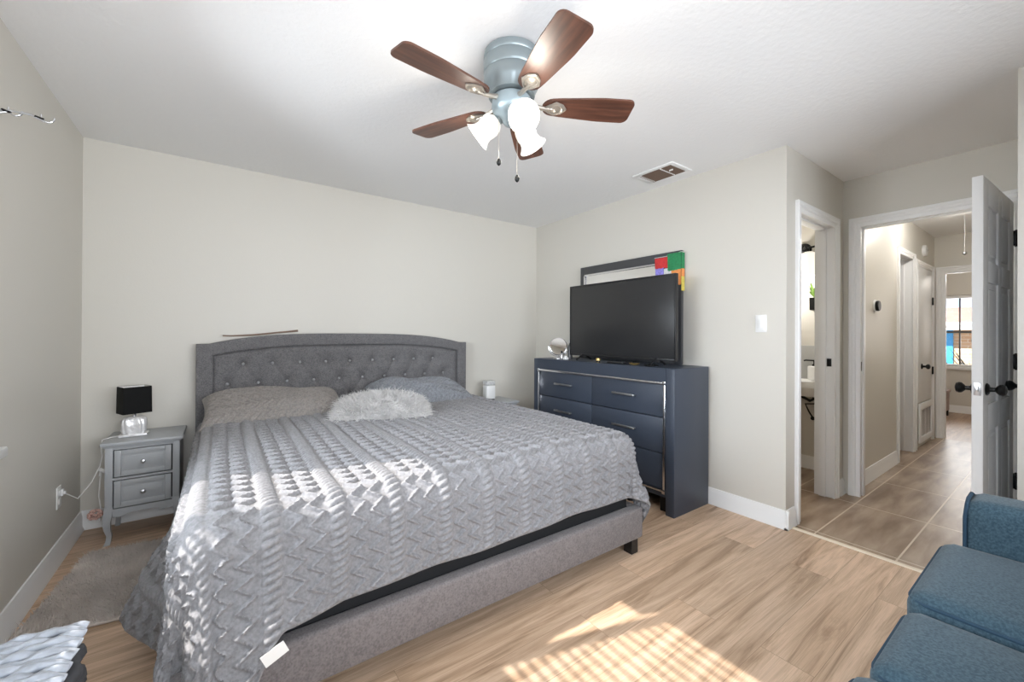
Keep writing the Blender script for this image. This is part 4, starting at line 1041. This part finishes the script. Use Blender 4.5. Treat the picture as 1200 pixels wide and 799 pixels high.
MB().tube([(2.972, YS-.058, .14), (2.972, YS-.058, .55), (2.982, YS-.062, .598), (3.02, YS-.062, .612), (3.10, YS-.062, .612), (3.145, YS-.062, .598), (3.153, YS-.058, .14)], .006, 8).build('piping', 'piping', ar)
MB().merge(pad(1.42, 3.16, -4.22, -4.02, .12, .80, .01, .06)).build('backrest', 'denim', sf, smooth=80)
for x in (SX0+.05, SX1-.10):
    for y in (-4.10, YS-.11): MB().prism([(x, y), (x+.05, y), (x+.05, y+.05), (x, y+.05)], 0, .11, 2).build('leg', 'black', sf)

# ------------------------------------------------------------------ woven ottoman, lower left
ox0, ox1, oy0, oy1, oz = .035, .440, -2.66, -2.145, .500
ot = thing('woven_ottoman', 'woven silver grey ottoman under the window in the lower left corner', 'ottoman', (.245, -2.4, 0))
MB().box(ox0+.02, ox1-.02, oy0+.02, oy1-.02, .03, oz-.02, .03, 3).build('core', mat('ottoman_core', (.05, .05, .06), .8), ot)
M['strand_lit'] = mat('chenille_lit', (.36, .39, .44), .36, spec=.7, noise=(45, .6), sheen=.3); M['strand_shaded'] = mat('chenille_shaded', (.05, .052, .06), .6, noise=(40, .5))  # one weave in two tones: sunlit top and shaded sides coloured in
def strand_top(m_, par):
    mb = MB(); k = 0
    n_ = 24
    for i in range(n_):
        y = oy1-.012-(oy1-oy0-.03)*i/(n_-1)
        pts = []; rs = []
        for x in np.linspace(ox0+.005, ox1-.012, 46):
            zz = oz-.005-.022*max(0, (x-(ox1-.05))/.05)**2-.012*max(0, (y-(oy1-.03))/.03)**2
            pts.append((x, y+.003*math.sin(x*70+i), zz+.004*math.sin(x*62+(i % 2)*PI))); rs.append(.0115+.0022*math.sin(x*124+i))
        mb.tube(pts, rs, 8)
    return mb.build('top_weave', m_, par, smooth=70)
strand_top('strand_lit', ot)
sd_ = MB()
for i in range(13):
    z = .05+i*.033
    pts = []; rs = []
    path = [(ox0, oy1), (ox1, oy1), (ox1, oy0), (ox0, oy0), (ox0, oy1)]
    for (a, b) in zip(path, path[1:]):
        n_ = 26
        for k in range(n_):
            t = k/n_; x = a[0]+(b[0]-a[0])*t; y = a[1]+(b[1]-a[1])*t
            s_ = .006*math.sin(k*1.2+(i % 2)*PI); cx_, cy_ = (ox0+ox1)/2, (oy0+oy1)/2
            rx, ry = (ox1-ox0)/2-.016, (oy1-oy0)/2-.016; dx_, dy_ = (x-cx_)/rx, (y-cy_)/ry
            nn = (abs(dx_)**7+abs(dy_)**7)**(1/7); pts.append((cx_+dx_/nn*(rx+s_), cy_+dy_/nn*(ry+s_), z)); rs.append(.0165)
    sd_.tube(pts+[pts[0]], rs+[rs[0]], 7)
sd_.build('side_weave', 'strand_shaded', ot, smooth=70)
for x in (ox0+.05, ox1-.09):
    for y in (oy0+.05, oy1-.09): MB().lathe([(.016, 0), (.022, .04)], (x+.02, y+.02, 0), (0, 0, 1), 12).build('foot', 'black', ot)

# ------------------------------------------------------------------ hall
th_ = thing('thermostat', 'round black thermostat with white ring on the hall wall', 'thermostat', (5.34, YH, 1.49))
MB().lathe([(.052, 0), (.055, .006), (.052, .012), (.044, .014)], (5.34, YH, 1.49), (0, -1, 0), 32).build('wall_plate', 'switch', th_)
MB().lathe([(.044, .012), (.046, .030), (.042, .036), (.002, .037)], (5.34, YH, 1.49), (0, -1, 0), 32).build('dial', 'black', th_)
sk = thing('smoke_detector', 'round white smoke detector high on the hall wall', 'smoke detector', (7.2, YH, 2.20))
MB().lathe([(.065, 0), (.065, .012), (.058, .030), (.03, .036), (.002, .036)], (7.2, YH, 2.20), (0, -1, 0), 32).build('housing', 'switch', sk)
MB().lathe([(.012, .035), (.012, .039), (.002, .040)], (7.2, YH, 2.20), (0, -1, 0), 14).build('test_button', 'steel', sk)
pc = thing('pull_cord', 'thin cord with small knob hanging from the hall ceiling', 'pull cord', (6.65, -2.94, H))
MB().lathe([(.02, 0), (.016, -.008), (.004, -.012)], (6.65, -2.94, H), (0, 0, 1), 16).build('ceiling_rose', 'switch', pc)
MB().tube([(6.65, -2.94, H-.008), (6.65, -2.94, 2.06)], .0022, 6).build('cord', 'steel', pc)
MB().lathe([(.004, .03), (.016, .012), (.018, 0), (.010, -.014), (.002, -.018)], (6.65, -2.94, 2.045), (0, 0, 1), 14).build('knob', 'steel', pc)
hl = thing('hall_ceiling_light', 'lit globe ceiling light in the hall beyond the open door', 'ceiling light', (6.05, -2.965, H))
MB().lathe([(.07, 0), (.07, -.012), (.045, -.03)], (6.05, -2.965, H), (0, 0, 1), 24).build('base', 'switch', hl)
MB().ball((6.05, -2.965, H-.07), .05, seg=20).build('bulb', 'bulb', hl)
lamp('hall_bulb_light', 'POINT', (6.05, -2.965, H-.16), 12, (1, .97, .93), radius=.06)
lamp('hall_near_fill', 'POINT', (5.12, -3.1, H-.18), 6, (1, .97, .93), radius=.07)  # extra unseen lamp to brighten the hall and alcove
nl = thing('hall_ceiling_light', 'unseen globe light added just inside the hall to brighten the alcove', 'ceiling light', (5.12, -3.1, H))  # added fixture for the extra lamp, out of view
MB().lathe([(.07, 0), (.07, -.012), (.045, -.03)], (5.12, -3.1, H), (0, 0, 1), 24).build('base', 'switch', nl)
MB().ball((5.12, -3.1, H-.07), .05, seg=20).build('bulb', 'bulb', nl)
# far room: low wooden bench
bn = thing('wooden_bench', 'low brown wooden bench end in the room beyond the hall', 'bench', (9.75, -2.0, 0))
wdm = wood_grain('bench_wood', (.33, .22, .18), (.24, .155, .125))
MB().box(9.50, 9.98, -2.42, -1.5, .37, .41, .004).build('seat', wdm, bn)
MB().box(9.52, 9.96, -2.405, -2.37, .09, .37, .003).build('end_panel', wdm, bn)
MB().box(9.52, 9.96, -1.55, -1.515, .09, .37, .003).build('end_panel', wdm, bn)
for x in (9.53, 9.90):
    for y in (-2.40, -1.56): MB().prism([(x, y), (x+.05, y), (x+.05, y+.04), (x, y+.04)], 0, .09, 2).build('foot', 'black', bn)

# ------------------------------------------------------------------ bathroom slice
bx = BXW
struct(MB().box(bx-.008, bx-.0005, YA+T, -.7, .80, 1.137, .002).build('trim_6', mat('panel_grey', (.42, .42, .41), .35), off=(bx, -1.8, .8)), 'grey panel behind the washbasin', 'splash panel')  # plain grey panel on the wall above the basin
ba = thing('washbasin', 'white wall hung washbasin seen through the bathroom doorway', 'washbasin', (bx-.2, -2.0, .80))
rim = [(.009, -.09), (.009, .022), (.03, .030), (.06, .006), (.30, .006), (.33, .030), (.36, .030), (.36, -.020), (.30, -.10), (.06, -.13)]
MB().prism([(bx-d, .80+z) for d, z in rim], -2.38, -1.75, 1).build('bowl', 'porcelain', ba)
MB().tube([(bx-.10, -2.21, .70), (bx-.10, -2.21, .66), (bx-.10, -2.18, .64), (bx-.10, -2.12, .67), (bx-.05, -2.08, .68), (bx-.009, -2.08, .68)], .013, 10).tube([(bx-.10, -2.25, .70), (bx-.09, -2.24, .62), (bx-.09, -2.14, .605), (bx-.07, -2.16, .54), (bx-.05, -2.18, .49)], .007, 8).lathe([(.016, -.006), (.018, 0), (.016, .006)], (bx-.05, -2.185, .475), (1, 0, 0), 14).build('trap', 'black', ba)
so = thing('soap_dispenser', 'white soap bottle with black pump on the washbasin', 'soap dispenser', (bx-.08, -2.20, .832))
MB().box(bx-.11, bx-.045, -2.255, -2.160, .832, .955, .010, 3).build('bottle', 'porcelain', so)
MB().lathe([(.017, .954), (.017, .968), (.007, .974), (.007, 1.005)], (bx-.08, -2.205, 0), (0, 0, 1), 14).tube([(bx-.08, -2.21, 1.003), (bx-.08, -2.14, 1.005), (bx-.08, -2.125, 1.0)], .007, 8).build('pump', 'black', so)
wp = thing('wall_planter', 'small green plant in a black wall pot in the bathroom', 'plant', (bx, -2.20, 1.46))
MB().prism([(bx-.001, 1.462), (bx-.07, 1.462), (bx-.08, 1.575), (bx-.001, 1.575)], -2.27, -2.165, 1).build('pot', 'black', wp)
lf = MB()
for k in range(34):
    a = rng.uniform(0, 2*PI); l = rng.uniform(.05, .09); c = Vector((bx-.05, -2.20, 1.57)); t = c+Vector((math.cos(a)*l*.6-.01, math.sin(a)*l*.8, rng.uniform(.07, .17)))
    t.x = min(t.x, bx-.01); m_ = (c+t)/2; sdv = Vector((-math.sin(a), math.cos(a), 0))*.012
    lf.add([c, m_-sdv, t, m_+sdv], [(0, 1, 2, 3)])
lf.build('leaves', 'leaf', wp, smooth=0)
vl_ = thing('vanity_light', 'black bathroom wall light with lit white shade', 'wall light', (bx, -2.15, 2.03))
MB().lathe([(.060, .001), (.060, .012), (.03, .03), (.012, .04)], (bx, -2.10, 2.03), (-1, 0, 0), 24).tube([(bx-.03, -2.10, 2.03), (bx-.09, -2.14, 2.045), (bx-.10, -2.16, 2.02), (bx-.10, -2.165, 1.98)], .010, 8).tube([(bx-.04, -2.10, 2.035), (bx-.06, -2.30, 2.05), (bx-.06, -2.36, 2.05)], .009, 8).build('arm', 'black', vl_)
MB().lathe([(.03, 1.99), (.075, 1.965), (.082, 1.775), (.078, 1.775), (.07, 1.955), (.02, 1.98)], (bx-.10, -2.165, 0), (0, 0, 1), 24).build('lamp_shade', 'shade', vl_)
lamp('vanity_bulb_light', 'POINT', (bx-.24, -1.95, 1.70), 13, (1, .96, .90), radius=.06)
